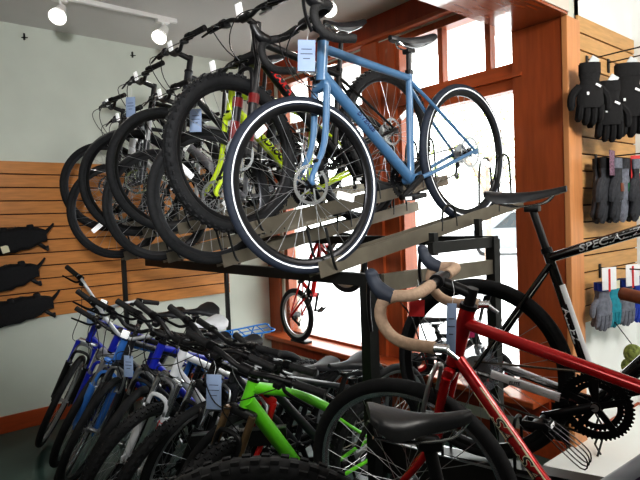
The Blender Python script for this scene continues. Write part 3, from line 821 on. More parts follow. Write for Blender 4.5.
UP = dict(heading=HB, pitch=PITCH, wb=1.06, cs=0.45, ha=70.0, headreflect=True)
UG = None
zlo, zhi = 1.685, 1.868
ylo = 1.315
bikes = {}
bikes['blue'] = bike('slate blue drop-bar bike nearest on the upper rack with white-striped tyres', (LOWX[0], ylo, zlo), frame='blue', bar='drop', R=0.352, tr=0.021, tyre='rubber_blue', stripe=True, fl=0.41, ht=0.17, st=0.50, sh=0.635, ha=74.0, sa=79,
     near=True, dt=0.024, tt=0.018, stem=0.085, crank=2.75, ring=0.085, wreflect=3.55, steer=-7, **{k: v for k, v in UP.items() if k not in ('headreflect', 'ha')})
bi = bikes['blue']
decal('DIVERGE', 0.030, M['navy_txt'], bi, bi['dj'], bi['bb'], 0.42, bi['c']['dt'], 1, flip=False)
bikes['u2'] = bike('black mountain bike with red fork and red-lettered down tube, second on the upper rack', (HIGHX[0], 1.305, zhi), frame='black', forkmat='black', bar='flat', fork='sus', R=0.37, tr=0.029, knob=True, fl=0.47, ht=0.12, st=0.46, sh=0.70,
     stanchion='black', dt=0.027, tt=0.019, barw=0.34, rim='black_metal', steer=6, stem=0.08, wreflect=2.65, **UP)
b2 = bikes['u2']
for s_ in (-1, 1):
    k = MB(); k.X = b2['S']; off = b2['nf']*0.024+V((0, s_*0.062, 0)); A_ = b2['A']+off
    k.tube([A_+b2['u']*0.06, A_+b2['u']*0.17], 0.0232, 12); k.build('fork_decal', M['darkred'], b2['fork'])
    k = MB(); k.X = b2['S']; k.tube([A_+b2['u']*0.24, A_+b2['u']*0.285], 0.0262, 12); k.build('fork_decal', M['darkred'], b2['fork'])
decal('MARIN', 0.050, M['red_plain'], b2, b2['dj'], b2['bb'], 0.28, b2['c']['dt'], 1, bold=0.003)
bikes['u3'] = bike('lime yellow mountain bike with rigid lime fork on the upper rack', (LOWX[1], ylo, zlo), frame='lime', bar='flat', fork='rigid', R=0.345, tr=0.023, fl=0.44, ht=0.13, st=0.45, sh=0.70, rim='greyrim', dt=0.028, tt=0.021, wreflect=0.9,
     barw=0.33, curved=0.03, **UP)
b3 = bikes['u3']; decal('HARDROCK', 0.046, M['black'], b3, b3['dj'], b3['bb'], 0.45, b3['c']['dt'], 1, bold=0.003)
bikes['u4'] = bike('black hybrid bike with knobby tyres, fourth from the near end of the upper rack', (HIGHX[1], 1.315, zhi), frame='charcoal', bar='flat', fork='sus', forkmat='black', R=0.36, tr=0.024, fl=0.46, ht=0.13, st=0.46, sh=0.72, rim='black_metal',
     barw=0.31, wreflect=2.4, spacer=0.06, rise=0.045, **UP)
bikes['u5'] = bike('silver framed bike with blue hub on the upper rack, fifth from the near end', (LOWX[2], 1.345, zlo-0.01), frame='grey_paint', bar='flat', fork='rigid', forkmat='black', R=0.345, tr=0.020, rim='greyrim', fl=0.42, ht=0.14, st=0.47, sh=0.72, barw=0.29, dt=0.025, spacer=0.06, rise=0.045, **UP)
bikes['u6'] = bike('black bike with plain tyres, third from the far end of the upper rack', (HIGHX[2], 1.315, zhi-0.03), frame='black_gloss', bar='flat', fork='sus', forkmat='charcoal', R=0.355, tr=0.023, rim='black_metal', fl=0.45, ht=0.12, st=0.46, sh=0.70, barw=0.29, spacer=0.06, rise=0.045, **UP)
bikes['u7'] = bike('white framed bike second from the far end of the upper rack', (LOWX[3], 1.335, zlo-0.02), frame='white', bar='flat', fork='rigid', forkmat='black', R=0.345, tr=0.020, rim='greyrim', fl=0.41, ht=0.14, st=0.47, sh=0.70, barw=0.29, wreflect=-0.5, spacer=0.06, rise=0.045, **UP)
bikes['u8'] = bike('black bike farthest on the upper rack against the slatwall', (HIGHX[3], 1.40, zhi), frame='charcoal', bar='flat', fork='rigid', forkmat='black', R=0.35, tr=0.022, rim='greyrim', fl=0.41, ht=0.12, st=0.46, sh=0.68, barw=0.22, wreflect=-0.6, spacer=0.06, rise=0.045, **UP)
for x, z, R, y in ((LOWX[0], zlo, 0.352, ylo), (HIGHX[0], zhi, 0.37, 1.305), (LOWX[1], zlo, 0.345, ylo), (HIGHX[1], zhi, 0.36, 1.315), (LOWX[2], zlo-0.01, 0.345, 1.345), (HIGHX[2], zhi-0.03, 0.355, 1.315), (LOWX[3], zlo-0.02, 0.345, 1.335), (HIGHX[3], zhi, 0.35, 1.40)):
    tray(x, z, R, y)

# ------------------------------------------------------------------ floor row of bikes on kickstands
LEAN = R_(16.5)
FL = dict(heading=HB, kick=True, disc=False, cs=0.45)
def frow(label, x, y, steer, **kw):
    R = kw.get('R', 0.335); ln = kw.pop('lean', LEAN)
    p = dict(FL); p.update(kw)
    return bike(label, (x, y, R*math.cos(ln)+0.002), lean=ln, steer=steer, **p)
FG_ = 'bikes leaning in the floor row'
fA = frow('royal blue comfort bike at the far left end of the floor row with chrome handlebar', -4.14, 0.94, 58, frame='royal', fork='sus', forkmat='black', crown='alloy', stanchion='royal', bar='comfort', barmat='bar_alloy', rise=0.10, barw=0.34, R=0.335, tr=0.023, rim='alloy', fl=0.44, ht=0.19, st=0.42, sh=0.62, stmat='silver', headreflect=True, spacer=0.09, ha=69)
fB = frow('royal blue comfort bike second from the left in the floor row', -3.70, 0.95, 52, frame='royal', fork='sus', forkmat='royal', crown='grey_paint', bar='flat', barmat='black', rise=0.02, barw=0.30, R=0.335, tr=0.025, rim='black_metal', fl=0.44, ht=0.13, st=0.42, sh=0.70, stmat='black', spacer=0.0, seatW=0.21, ha=69)
fC = frow('sky blue bike with white saddle and chrome bar, third from floor row left end', -3.44, 0.90, 56, frame='skyblue', fork='sus', forkmat='skyblue', crown='skyblue', stanchion='alloy', bar='comfort', barmat='bar_alloy', stmat='silver', headreflect=True, rise=0.085, barw=0.37, R=0.335, tr=0.022, rim='silver', fl=0.43, ht=0.15, st=0.42, sh=0.64, ha=69, spacer=0.015, saddlemat='white', seatW=0.19, seatL=0.28)
fD = frow('dark city bike with bright blue cargo rack in the floor row', -3.36, 0.93, 46, frame='charcoal', fork='rigid', bar='flat', rack='rackblue', fender=None, R=0.34, tr=0.022, rim='black_metal', fl=0.42, ht=0.17, st=0.40, sh=0.52, barw=0.31, rise=0.05, spacer=0.05)
fE = frow('royal blue flat-bar bike with black fork fifth from the left in the floor row', -3.06, 0.98, 42, frame='royal', fork='sus', forkmat='black', bar='flat', R=0.34, tr=0.025, rim='black_metal', fl=0.44, ht=0.16, st=0.43, sh=0.54, barw=0.31, rise=0.05, spacer=0.04)
fF = frow('white-forked mountain bike with red letters on one fork leg in the floor row', -2.72, 0.93, 26, frame='white', fork='sus', forkmat='white', crown='silver', bar='flat', R=0.345, tr=0.028, knob=True, rim='black_metal', fl=0.48, ht=0.15, st=0.38, sh=0.44, barw=0.33, stanchion='silver', rise=0.04, spacer=0.03)
fG = frow('black mountain bike with silver fork tubes fourth to the left of the bright green bike', -2.48, 1.0, 22, frame='black', fork='sus', forkmat='black', bar='flat', R=0.345, tr=0.028, knob=True, rim='black_metal', fl=0.47, ht=0.15, st=0.38, sh=0.44, barw=0.33, stanchion='silver', disc=True, rise=0.04, spacer=0.03)
fH = frow('black rigid-fork bike second to the left of the bright green bike', -2.42, 1.16, 12, frame='charcoal', fork='rigid', bar='flat', R=0.345, tr=0.022, rim='alloy', fl=0.42, ht=0.15, st=0.38, sh=0.44, barw=0.30, lean=R_(6))
fI = frow('dark bike with red rigid fork just left of the bright green mountain bike', -2.18, 1.22, 8, frame='charcoal', forkmat='red_plain', fork='rigid', bar='flat', R=0.345, tr=0.020, rim='alloy', fl=0.40, ht=0.12, st=0.40, sh=0.46, barw=0.28, lean=R_(8))
fJ = frow('bright green mountain bike with bronze fork tubes in the floor row', -1.97, 0.93, 24, frame='green', fork='sus', forkmat='black', stanchion='bronze', bar='flat', R=0.345, tr=0.028, knob=True, rim='black_metal', fl=0.47, ht=0.12, st=0.40, sh=0.60, dt=0.032, tt=0.024, curved=0.03, disc=True, barw=0.34, lean=R_(10), stmat='black')
for q in (fA, fB, fC, fD, fE, fF, fG, fH, fI, fJ): q['root']['group'] = FG_
for q in bikes.values(): q['root']['group'] = 'bikes on the upper rack'
lettering('DART', 0.05, M['red_plain'], fF['fork'], fF['S'] @ (fF['A']+fF['u']*0.20+fF['nf']*0.024+V((0, 0.062, 0))), fF['S'].to_3x3() @ (-fF['u']), fF['S'].to_3x3() @ V((0, 1, 0)), 0.001, 0.0245, 0.0, 0.0015, sx=1.2)

# ------------------------------------------------------------------ right foreground: platform, tray and road bikes
b = MB(); b.box((-0.35, 0.86, 0.165), (2.0, 1.30, 0.33), bev=0.01); pl = b.build('display_platform', M['plinth']); tag(pl, 'low black display platform under the red road bike', 'platform')
red = bike('red steel road bike with tan-taped drop handlebar in the right foreground', (-1.15, 1.27, 0.686), PI, bar='drop', gripmat='tan', frame='red', R=0.355, tr=0.023, steer=20, dropw=0.195, fl=0.44, ht=0.19, st=0.56, sh=0.74, near=True, rim='silver', disc=False, wb=1.09, cs=0.42, ha=72,
           dt=0.0185, tt=0.0165, stem=0.10, rim_d=0.016, crank=2.0, ring=0.095, teeth=48, barmat='black', spacer=0.02, topdrop=0.05)
decal('SALSA', 0.044, M['cream'], red, red['dj'], red['bb'], 0.40, red['c']['dt'], 1, bold=0.0016, shear=0.4, sx=1.55)
for v in decal('SALSA', 0.044, M['black'], red, red['dj'], red['bb'], 0.40, red['c']['dt']+0.0006, 1, bold=0.0001, shear=0.4, sx=1.55).data.vertices: pass
for t_ in (0.9, -0.9):
    b = MB(); q0 = red['dj'].lerp(red['bb'], 0.16); q1 = red['dj'].lerp(red['bb'], 0.62); r_ = red['c']['dt']
    o_ = V((0, 1, 0))*math.cos(t_)*r_*0.93; pz = (q1-q0).normalized().cross(V((0, 1, 0)))*(math.sin(t_)*r_*0.93)
    b.tube([q0+o_+pz, q1+o_+pz], 0.0032, 6); b.build('decal_stripe', M['cream'], red['frame'])
sp = bike('black and white road bike with large black chainrings behind the red bike', (-1.18, 1.72, 0.965), R_(13), pitch=-R_(1.5), hub='rear', bar='drop', frame='black_gloss', R=0.34, tr=0.019, fl=0.385, ht=0.24, st=0.53, sh=0.72, sa=74.5, near=True, rim='black_metal', disc=False, wb=1.0, cs=0.412, drop=0.068, ha=73,
          dt=0.024, tt=0.018, rim_d=0.022, ring=0.108, teeth=50, guard=True, crank=3.45, barmat='white', pedalmat='black', crankmat='black_metal', cables=True)
decal('SPECIALIZED', 0.034, M['white'], sp, sp['sj'], sp['tj'], 0.42, sp['c']['tt'], -1, shear=0.25, bold=0.0006, sx=1.25)
decal('ALLEZ', 0.034, M['white'], sp, sp['stt'], sp['bb'], 0.5, 0.0175, -1, shear=0.0, bold=0.0008, sx=1.3)
for s in (-1, 1):
    b = MB(); b.tube([sp['bb']+V((-0.11, s*0.043, 0.011)), sp['ra']+V((0.07, s*0.064, 0.002))], 0.0135, 8, flat=(1.2, 0.6, (0, 0, 1))); b.build('chainstay_panel', M['white'], sp['frame'])
lettering('ELITE', 0.016, M['ink'], sp['frame'], (sp['bb'].lerp(sp['ra'], 0.62))+V((0, -0.063, 0.006)), (1, 0, 0), (0, 0, 1), 0.009, 0, 0.2, 0.0004)
for a0, a1 in ((0.06, 0.52), ):
    b = MB(); p0 = sp['stt'].lerp(sp['bb'], 0.24); p1 = sp['stt'].lerp(sp['bb'], 0.98)
    b.tube([p0+V((0.006, 0, 0)), p1+V((0.006, 0, 0))], 0.0155, 12); b.build('seat_tube_panel', M['white'], sp['frame'])
b = MB(); p0 = sp['dj']; p1 = sp['bb']; b.tube([p0.lerp(p1, 0.05)+V((0.004, 0, 0.004)), p0.lerp(p1, 0.9)+V((0.004, 0, 0.004))], 0.023, 14); b.build('down_tube_panel', M['white'], sp['frame'])
lettering('SPECIALIZED', 0.05, M['black'], sp['frame'], p0.lerp(p1, 0.5), p0-p1, V((0, -1, 0)).cross(p0-p1), 0.001, 0.0265, 0.25, 0.0006)
pc = sp['bb']+V((math.cos(sp['c']['crank'])*0.165, -0.07-0.075, math.sin(sp['c']['crank'])*0.165))
for s_ in (-0.03, 0.0, 0.03):
    b = MB(); b.tube(smooth_path([pc+V((0.03, s_, 0.012)), pc+V((0.12, s_, -0.05)), pc+V((0.15, s_*0.9, -0.085)), pc+V((0.13, s_*0.9, -0.11)), pc+V((0.02, s_, -0.015))], 4), 0.0022, 6); b.build('toe_clip_wire', M['black_metal'], sp['root'])
# steel tray carrying the black and white bike
tr_ = empty('floor_bike_tray', (-0.7, 1.80, 0)); tag(tr_, 'black steel wheel tray on legs under the black and white road bike', 'bike rack')
def tp(b, name, m):
    o = b.build(name, m, tr_); o.matrix_parent_inverse = Matrix.Translation(-tr_.location); return o
b = MB(); b.bar((-1.62, 1.80, 0.612-0.43*0.053), (0.25, 1.80, 0.612+1.44*0.053), 0.07, 0.014)
t0 = tp(b, 'wheel_tray', M['tray_dark'])
for s in (-1, 1):
    b = MB(); b.bar((-1.62, 1.80+s*0.037, 0.54), (0.25, 1.80+s*0.037, 0.54), 0.012, 0.13); tp(b, 'tray_side', M['tray_dark'])
    b = MB(); b.bar((-1.62, 1.80+s*0.037, 0.608), (0.25, 1.80+s*0.037, 0.608), 0.014, 0.006); tp(b, 'tray_edge', M['alloy'])
for x in (-1.5, 0.1):
    b = MB(); b.box((x, 1.80, 0.30), (0.04, 0.05, 0.60)); tp(b, 'leg', M['steel']); b = MB(); b.box((x, 1.80, 0.012), (0.06, 0.45, 0.024)); tp(b, 'foot', M['steel'])
for x in (-1.05, -1.33):
    b = MB(); b.tube(smooth_path([(x, 1.762, 0.60), (x, 1.757, 0.74), (x, 1.77, 0.80), (x, 1.83, 0.80), (x, 1.843, 0.74), (x, 1.838, 0.60)], 4), 0.006, 8); tp(b, 'wheel_hoop', M['steel'])
tr_.location = V((-1.18, 1.72, 0))+Matrix.Rotation(R_(13), 3, 'Z') @ V((-0.7+1.19, 0, 0)); tr_.rotation_euler = (0, 0, R_(13))
# dark bike in the nearest foreground
fo = bike('dark plum bike with black saddle and knobby tyre in the nearest foreground', (-0.92, 0.56, 0.702), R_(52), pitch=R_(3.5), barw=0.27, hub='rear', bar='flat', frame='purple', fork='rigid', forkmat='grey_paint', R=0.37, tr=0.028, knob=True, fl=0.43, ht=0.09, st=0.19, sh=0.52, sa=75, dt=0.028, tt=0.027,
          disc=True, wb=1.10, cs=0.46, curved=0.0, topdrop=0.06, seatL=0.21, seatW=0.125, drop=0.06, gripmat='leather', spacer=0.12)
b = MB(); a_, b_ = fo['sj'], fo['tj']; o_ = V((0, 0, 0.012)); b.tube([a_.lerp(b_, 0.15)+o_, a_.lerp(b_, 0.92)+o_], 0.0235, 14); b.build('top_tube_panel', M['grey_paint'], fo['frame'])
decal('QUAD', 0.030, M['white'], fo, fo['sj']+V((0, 0, -0.012)), fo['tj']+V((0, 0, -0.012)), 0.60, 0.024, -1, shear=0.0, bold=0.0005, sx=1.3)

# ------------------------------------------------------------------ children's bikes in the window
b1 = bike('small red bike standing tilted in the left window', (-4.00, 2.96, 0.665), 0.0, pitch=-R_(36), hub='rear', bar='bmx', frame='red_plain', fork='rigid', R=0.25, tr=0.024, nsp=20, wb=0.88, cs=0.33, drop=-0.02, fl=0.30, ht=0.10, st=0.24, sh=0.34, disc=False, rim='alloy', ring=0.06, teeth=30, barw=0.28, stem=0.05, crank=0.6, cables=False)
b2_ = bike('small red wheeled child bike low in the right window', (-2.50, 2.90, 0.53), 0.25, hub='rear', bar='bmx', frame='charcoal', fork='rigid', R=0.13, tr=0.022, nsp=10, wb=0.55, cs=0.22, drop=-0.02, fl=0.17, ht=0.08, st=0.2, sh=0.28, disc=False, rim='red_plain', ring=0.045, teeth=24, barw=0.22, stem=0.04, cables=False)
b = MB(); b.box((-3.98, 2.99, 0.418), (0.22, 0.09, 0.02), bev=0.005); w = b.build('wheel_block', M['tray_dark']); tag(w, 'small dark block under the tilted red bike wheel on the sill', 'block')

# ------------------------------------------------------------------ price tags
def price_tag(p, label, w=0.055, h=0.12, rz=0.0, m='card', lines=True):
    r = empty('price_tag', p, (0, 0.05, rz)); tag(r, label, 'price tag')
    b = MB(); b.box((0, 0, -0.06-h/2), (w, 0.0015, h), bev=0.0006); cd = b.build('tag_card', M[m], r)
    b = MB(); b.tube(smooth_path([(0, 0, 0), (0.006, 0.004, -0.03), (0, 0, -0.066)], 3), 0.0009, 5); b.build('string', M['white'], r)
    if lines:
        b = MB()
        for i, (ww, zz) in enumerate(((0.6, 0.3), (0.7, 0.45), (0.4, 0.6))): b.box((0, -0.0012, -0.06-h*zz), (w*ww, 0.0006, 0.003))
        b.build('printed_line', M['ink'], cd)
    return r

# ------------------------------------------------------------------ bags on the back slatwall
def frame_bag(y, z, label, ln, tilt, tagc=None):
    r = empty('frame_bag', (XB+0.02, y, z), (tilt, 0, 0)); tag(r, label, 'bag', 'black frame bags on the back slatwall')
    b = MB(); n = 12; m = 10; vs = []; fs = []
    for i in range(n+1):
        t = i/n; yy = -ln+ln*t
        hh = 0.075+0.02*math.sin(t*PI)-0.045*max(0, t-0.75)*4*0.6; th = 0.045+0.02*math.sin(t*PI*0.9)
        for j in range(m):
            a = 2*PI*j/m
            vs.append((0.075+th*math.copysign(abs(math.cos(a))**0.6, math.cos(a)), yy, hh*math.copysign(abs(math.sin(a))**0.6, math.sin(a))+0.02*t+0.006*math.sin(i*2.3+j)))
    for i in range(n):
        for j in range(m): fs.append((i*m+j, i*m+(j+1) % m, (i+1)*m+(j+1) % m, (i+1)*m+j))
    fs.append(tuple(range(m))); fs.append(tuple(n*m+j for j in range(m-1, -1, -1)))
    b.add(vs, fs); b.build('bag_body', M['fabric'], r)
    for yy in (-0.28, -0.10):
        b = MB(); b.box((0.10, yy, 0.09), (0.05, 0.045, 0.05), bev=0.01); b.build('top_flap', M['fabric'], r)
    b = MB(); b.tube(smooth_path([(0.08, -0.02, 0.02), (0.09, 0.03, 0.06), (0.09, 0.07, 0.10)], 4), [0.018, 0.007], 8); b.build('strap', M['fabric'], r)
    b = MB(); b.tube(smooth_path([(0.09, -0.06, -0.04), (0.10, -0.03, -0.07), (0.09, 0.0, -0.10)], 4), [0.016, 0.012], 8); b.box((0.10, -0.01, -0.075), (0.02, 0.03, 0.02), bev=0.004); b.build('buckle_strap', M['black'], r)
    if tagc: 
        b = MB(); b.box((0.135, -0.30, -0.0), (0.002, 0.05, 0.055), bev=0.0005); b.build('paper_label', M['cream'], r, mtx=Matrix.Rotation(0.15, 4, 'X'))
    b = MB(); b.tube([(0.0, -0.2, 0.1), (0.10, -0.2, 0.11)], 0.004, 6); b.build('peg', M['steel'], r)
    return r
frame_bag(1.0, 1.49, 'black frame bag with cream paper label, topmost on the back slatwall', 0.55, R_(6), True)
frame_bag(0.93, 1.22, 'black frame bag hanging in the middle of the three on the back slatwall', 0.5, R_(9))
frame_bag(1.02, 0.96, 'black frame bag hanging lowest on the back slatwall', 0.6, R_(7))

# ------------------------------------------------------------------ gloves on the right slatwall
def hook(y, z, L, name='slatwall_hook', label='', parent=None):
    r = empty(name, (XP+0.02, y, z)); tag(r, label, 'hook')
    b = MB(); b.box((0.006, 0, -0.02), (0.006, 0.03, 0.09), bev=0.002); b.build('backplate', M['steel'], r)
    b = MB(); b.tube(smooth_path([(0, 0, 0), (L*0.5, 0, 0.0), (L-0.01, 0, 0.0), (L, 0, 0.014)], 3), 0.004, 8); b.build('peg', M['steel'], r)
    return r
def glove(p, label, mm, cuff, s=1.0, rz=0.0, card=None, patch=None, cat='gloves', fingers=0.075):
    """a pair of gloves hanging fingers-down from a hook at p"""
    r = empty('glove_pair', p, (0, 0, rz)); tag(r, label, cat)
    for k in (-1, 1):
        b = MB(); oy = k*0.018; ox = k*0.006
        prof = [(0.0, 0.034, 0.014), (-0.04, 0.033, 0.014), (-0.055, 0.030, 0.013), (-0.08, 0.040, 0.015), (-0.12, 0.044, 0.017), (-0.145, 0.043, 0.014)]
        vs = []; fs = []; n = 12
        for z, wx, wy in prof:
            for j in range(n):
                a = 2*PI*j/n; vs.append((ox+wx*math.cos(a)*s, oy+wy*math.sin(a)*s, z*s))
        for i in range(len(prof)-1):
            for j in range(n): fs.append((i*n+j, i*n+(j+1) % n, i*n+n+(j+1) % n, i*n+n+j))
        fs.append(tuple(range(n))); fs.append(tuple((len(prof)-1)*n+j for j in range(n-1, -1, -1)))
        b.add(vs, fs)
        for i, (fx, fl) in enumerate(((-0.033, 0.8), (-0.011, 1.0), (0.011, 1.05), (0.033, 0.9))):
            x0 = ox+fx*s; L = fingers*fl*s
            b.tube(smooth_path([(x0, oy, -0.135*s), (x0*1.05, oy+0.004*s, -0.135*s-L*0.55), (x0*1.05, oy+0.012*s, -0.135*s-L)], 3), [0.0115*s]*6+[0.006*s], 8)
        b.tube(smooth_path([(ox+0.036*s*k, oy, -0.075*s), (ox+0.060*s*k, oy+0.006, -0.105*s), (ox+0.062*s*k, oy+0.01, -0.15*s)], 3), [0.013*s]*6+[0.008*s], 8)
        g = b.build('glove', M[mm], r)
        b = MB(); b.lathe([(0.0352*s, 0.002), (0.0352*s, -0.034*s), (0.033*s, -0.034*s), (0.033*s, 0.002)], 14, axis='z')
        c = b.build('cuff', M[cuff], g, mtx=Matrix.Translation((ox, oy, 0)) @ Matrix.Diagonal((1, 0.45, 1, 1)))
        if patch:
            b = MB(); b.box((ox, oy-0.0165*s, -0.10*s), (0.035*s, 0.006, 0.03*s), bev=0.002); b.build('patch', M[patch], g)
    if card:
        b = MB(); b.box((0, -0.052, 0.03), (0.085*s, 0.003, 0.10*s), bev=0.001); cc = b.build('header_card', M[card], r)
        b = MB(); b.box((0, -0.0545, 0.02), (0.016, 0.001, 0.10*s)); b.build('card_print', M['cardred'] if card != 'cardred' else M['white'], cc)
    return r
def winter(p, label, s, rz):
    r = glove(p, label, 'fabric', 'fabric', s, rz, None, None)
    return r

# ------------------------------------------------------------------ spot lamps
def spot_lamp(p, aim, label, track=True):
    r = empty('spot_lamp', p); tag(r, label, 'lamp')
    b = MB(); b.box((0, 0, -0.012), (0.05, 0.10, 0.024), bev=0.004); b.tube([(0, 0, -0.02), (0, 0, -0.075)], 0.008, 8); b.build('arm', M['lamp_white'], r)
    d = V(aim).normalized(); q = d.to_track_quat('Z', 'Y').to_matrix().to_4x4()
    X = Matrix.Translation((0, 0, -0.085)) @ q
    b = MB(); b.lathe([(0.0005, -0.05), (0.028, -0.048), (0.034, -0.01), (0.040, 0.03), (0.056, 0.085), (0.060, 0.095), (0.055, 0.095), (0.036, 0.03), (0.0005, 0.02)], 24, axis='z'); h = b.build('housing', M['lamp_white'], r, mtx=X)
    b = MB(); b.lathe([(0.0005, 0.088), (0.03, 0.086), (0.052, 0.078), (0.052, 0.07), (0.0005, 0.07)], 24, axis='z'); b.build('bulb', M['bulb'], h)
    l = bpy.data.lights.new('spot_beam', 'SPOT'); l.energy = 45; l.spot_size = R_(95); l.spot_blend = 0.6; l.color = (1, 0.95, 0.86); l.shadow_soft_size = 0.05
    lo = bpy.data.objects.new('spot_beam', l); COL.objects.link(lo); lo.parent = r; lo.matrix_basis = Matrix.Translation(V((0, 0, -0.085))+d*0.11) @ (-d).to_track_quat('Z', 'Y').to_matrix().to_4x4()
    return r
b = MB(); b.box((-3.95, 1.25, ZC-0.016), (0.034, 1.25, 0.032), bev=0.003); o = b.build('lamp_track', M['lamp_white']); tag(o, 'white track on the ceiling carrying the two spot lamps at left', 'track')
spot_lamp((-3.95, 1.03, ZC-0.03), (0.75, -0.5, -0.9), 'left white spot lamp lit on the ceiling track')
spot_lamp((-3.95, 1.76, ZC-0.03), (0.5, -0.7, -0.9), 'right white spot lamp lit on the ceiling track')
spot_lamp((-2.87, 2.52, ZC), (0.5, -0.5, -0.9), 'white spot lamp lit above the blue bike handlebar')
b = MB(); b.box((-3.05, 2.36, ZC-0.006), (0.9, 0.02, 0.012)); o = b.build('ceiling_conduit', M['alloy']); tag(o, 'thin grey conduit on the ceiling above the bikes', 'conduit')
for y, lab in ((0.95, 'small hook high on the back wall left of the lamps'), (1.80, 'small hook high on the back wall below the right spot lamp')):
    b = MB(); b.box((XB+0.008, y, 3.06), (0.016, 0.012, 0.05), bev=0.002); b.tube([(XB+0.01, y-0.02, 3.05), (XB+0.03, y+0.02, 3.05)], 0.004, 6); o = b.build('wall_hook', M['steel']); tag(o, lab, 'hook')

price_tag((-1.565, 1.26, 2.275), 'pale blue price tag hanging from the blue drop-bar bike on the upper rack', 0.065, 0.115, rz=0.9)
price_tag((-2.36, 1.20, 2.16), 'pale price tag hanging beside the lime yellow bike handlebar', 0.06, 0.11, rz=0.7)
price_tag((-2.98, 1.12, 2.33), 'pale price tag hanging from the far handlebars on the upper rack', 0.06, 0.11, rz=0.6)
price_tag((-3.62, 1.03, 1.09), 'pale price tag on the chrome handlebar at the left end of the floor row', 0.055, 0.11, rz=0.8)
price_tag((-2.94, 1.02, 0.90), 'pale price tag hanging low among the blue floor bikes', 0.055, 0.12, rz=0.7)
price_tag((-2.03, 1.06, 0.97), 'large pale price tag hanging left of the green bike', 0.065, 0.15, rz=0.8)
price_tag((-0.885, 1.18, 1.37), 'long pale blue price tag hanging under the red bike stem', 0.026, 0.14, rz=0.8)
price_tag((-1.03, 1.45, 1.27), 'pink tag behind the red bike head tube', 0.05, 0.06, rz=0.8, m='pink', lines=False)
price_tag((-1.04, 1.22, 1.36), 'small red tag under the tan bar tape', 0.045, 0.05, rz=0.8, m='cardred', lines=False)
hook(3.43, 2.47, 0.34, label='black wall hook nearest the pillar holding the upper black gloves')
hook(3.74, 2.50, 0.30, label='black wall hook above the right pair of black gloves')
hook(3.53, 1.87, 0.30, label='black wall hook holding the dark glove pairs in the middle of the slatwall')
hook(3.56, 1.17, 0.30, label='black wall hook holding the grey and blue gloves low on the slatwall')
GX = 'black winter gloves on the upper hooks'
def big(p, lab, s, rz):
    g = glove(p, lab, 'fabric', 'fabric', s, rz, None, None, fingers=0.06); g['group'] = GX
    b = MB(); b.box((0, -0.03, -0.005), (0.05, 0.012, 0.085), Matrix.Rotation(0.6, 3, 'Y'), bev=0.004); b.build('plastic_clip', M['clear'], g)
    for x, z, w, h, a in ((-0.03, -0.10, 0.014, 0.018, 0), (0.02, -0.075, 0.034, 0.014, 0.5)):
        b = MB(); b.box((x*s*0.7, -0.018*s-0.016, z*s), (w, 0.004, h), Matrix.Rotation(a, 3, 'Y'), bev=0.001); b.build('white_mark', M['white'], g)
    return g
big((-1.40, 3.20, 2.38), 'black winter gloves nearest the wooden pillar on the top hook', 1.75, 0.9)
big((-1.36, 3.36, 2.29), 'black winter gloves with white cuff mark, middle pair on the top hook', 1.75, 0.8)
big((-1.34, 3.58, 2.42), 'largest black winter gloves at the right on the top hook', 2.2, 0.8)
for i, (y, x, mm, cu, pt, lab) in enumerate(((3.40, -1.43, 'glove', 'fabric', None, 'charcoal gloves at the left of the middle glove row'),
        (3.51, -1.40, 'glove', 'glove_grey', 'leather', 'charcoal gloves with brown patch in the middle glove row'),
        (3.62, -1.40, 'glove_grey', 'glove', 'glove_dgreen', 'grey gloves with green patch in the middle glove row'),
        (3.73, -1.37, 'glove', 'glove_grey', 'cardred', 'charcoal gloves with red patch at the right of the middle glove row'))):
    g = glove((x, y, 1.85), lab, mm, cu, 1.75, 1.7, None, pt, fingers=0.085); g['group'] = 'glove pairs in the middle row'
    if i == 0:
        b = MB(); b.box((0, -0.062, -0.03), (0.11, 0.004, 0.15), bev=0.001); b.build('header_card', mat('patterned_card', srgb(120, 90, 110), 0.6, var=0.8, scale=90), g)
b = MB(); b.box((-1.00, 3.50, 0.06), (1.06, 1.36, 0.12), bev=0.008); o = b.build('low_platform', M['white_wall']); tag(o, 'low white platform on the floor below the hanging gloves', 'platform')
b = MB(); zz_ = [(0, 0.02, 0.16), (0, -0.03, 0.13), (0, 0.04, 0.06), (0, -0.05, -0.04), (0, 0.05, -0.12), (0, -0.02, -0.2)]
b.tube(zz_, 0.006, 8); b.tube([(0, -a, z) for _, a, z in zz_], 0.006, 8); o = b.build('zigzag_stand', M['steel']); o.location = (-1.36, 3.14, 0.325); tag(o, 'black zigzag wire stand on the low white platform below the large chainring', 'wire stand')
r = empty('floor_rack_rail', (-2.24, 1.15, 0)); tag(r, 'low black rack rail with white letters behind the bronze fork tubes', 'bike rack')
dv = V((0.19, 0.24, 0.0)).normalized()
b = MB(); b.bar(V((0, 0, 0.53))-dv*0.10, V((0, 0, 0.55))+dv*0.34, 0.03, 0.075); rr_ = b.build('rail', M['steel'], r, smooth=False)
b = MB(); b.bar(V((0, 0, 0.57))-dv*0.10, V((0, 0, 0.59))+dv*0.34, 0.034, 0.006); b.build('rail_edge', M['alloy'], rr_, smooth=False)
b = MB(); b.box((0, 0, 0.26), (0.03, 0.03, 0.52)); b.build('leg', M['steel'], r, smooth=False)
lettering('DASH', 0.055, M['white'], rr_, V((0, 0, 0.536))+dv*0.06, dv, (0, 0, 1), 0.016, 0, 0, 0.0006, sx=1.3)
r = empty('hanging_card', (-1.32, 3.72, 1.88), (0, 0, 0.8)); tag(r, 'red hanging card at the right of the middle glove row', 'card')
b = MB(); b.box((0, 0, -0.13), (0.13, 0.003, 0.25), bev=0.001); cc = b.build('card_sheet', M['cardred'], r)
b = MB(); b.box((0, -0.002, -0.10), (0.07, 0.001, 0.035)); b.build('printed_panel', M['cream'], cc)
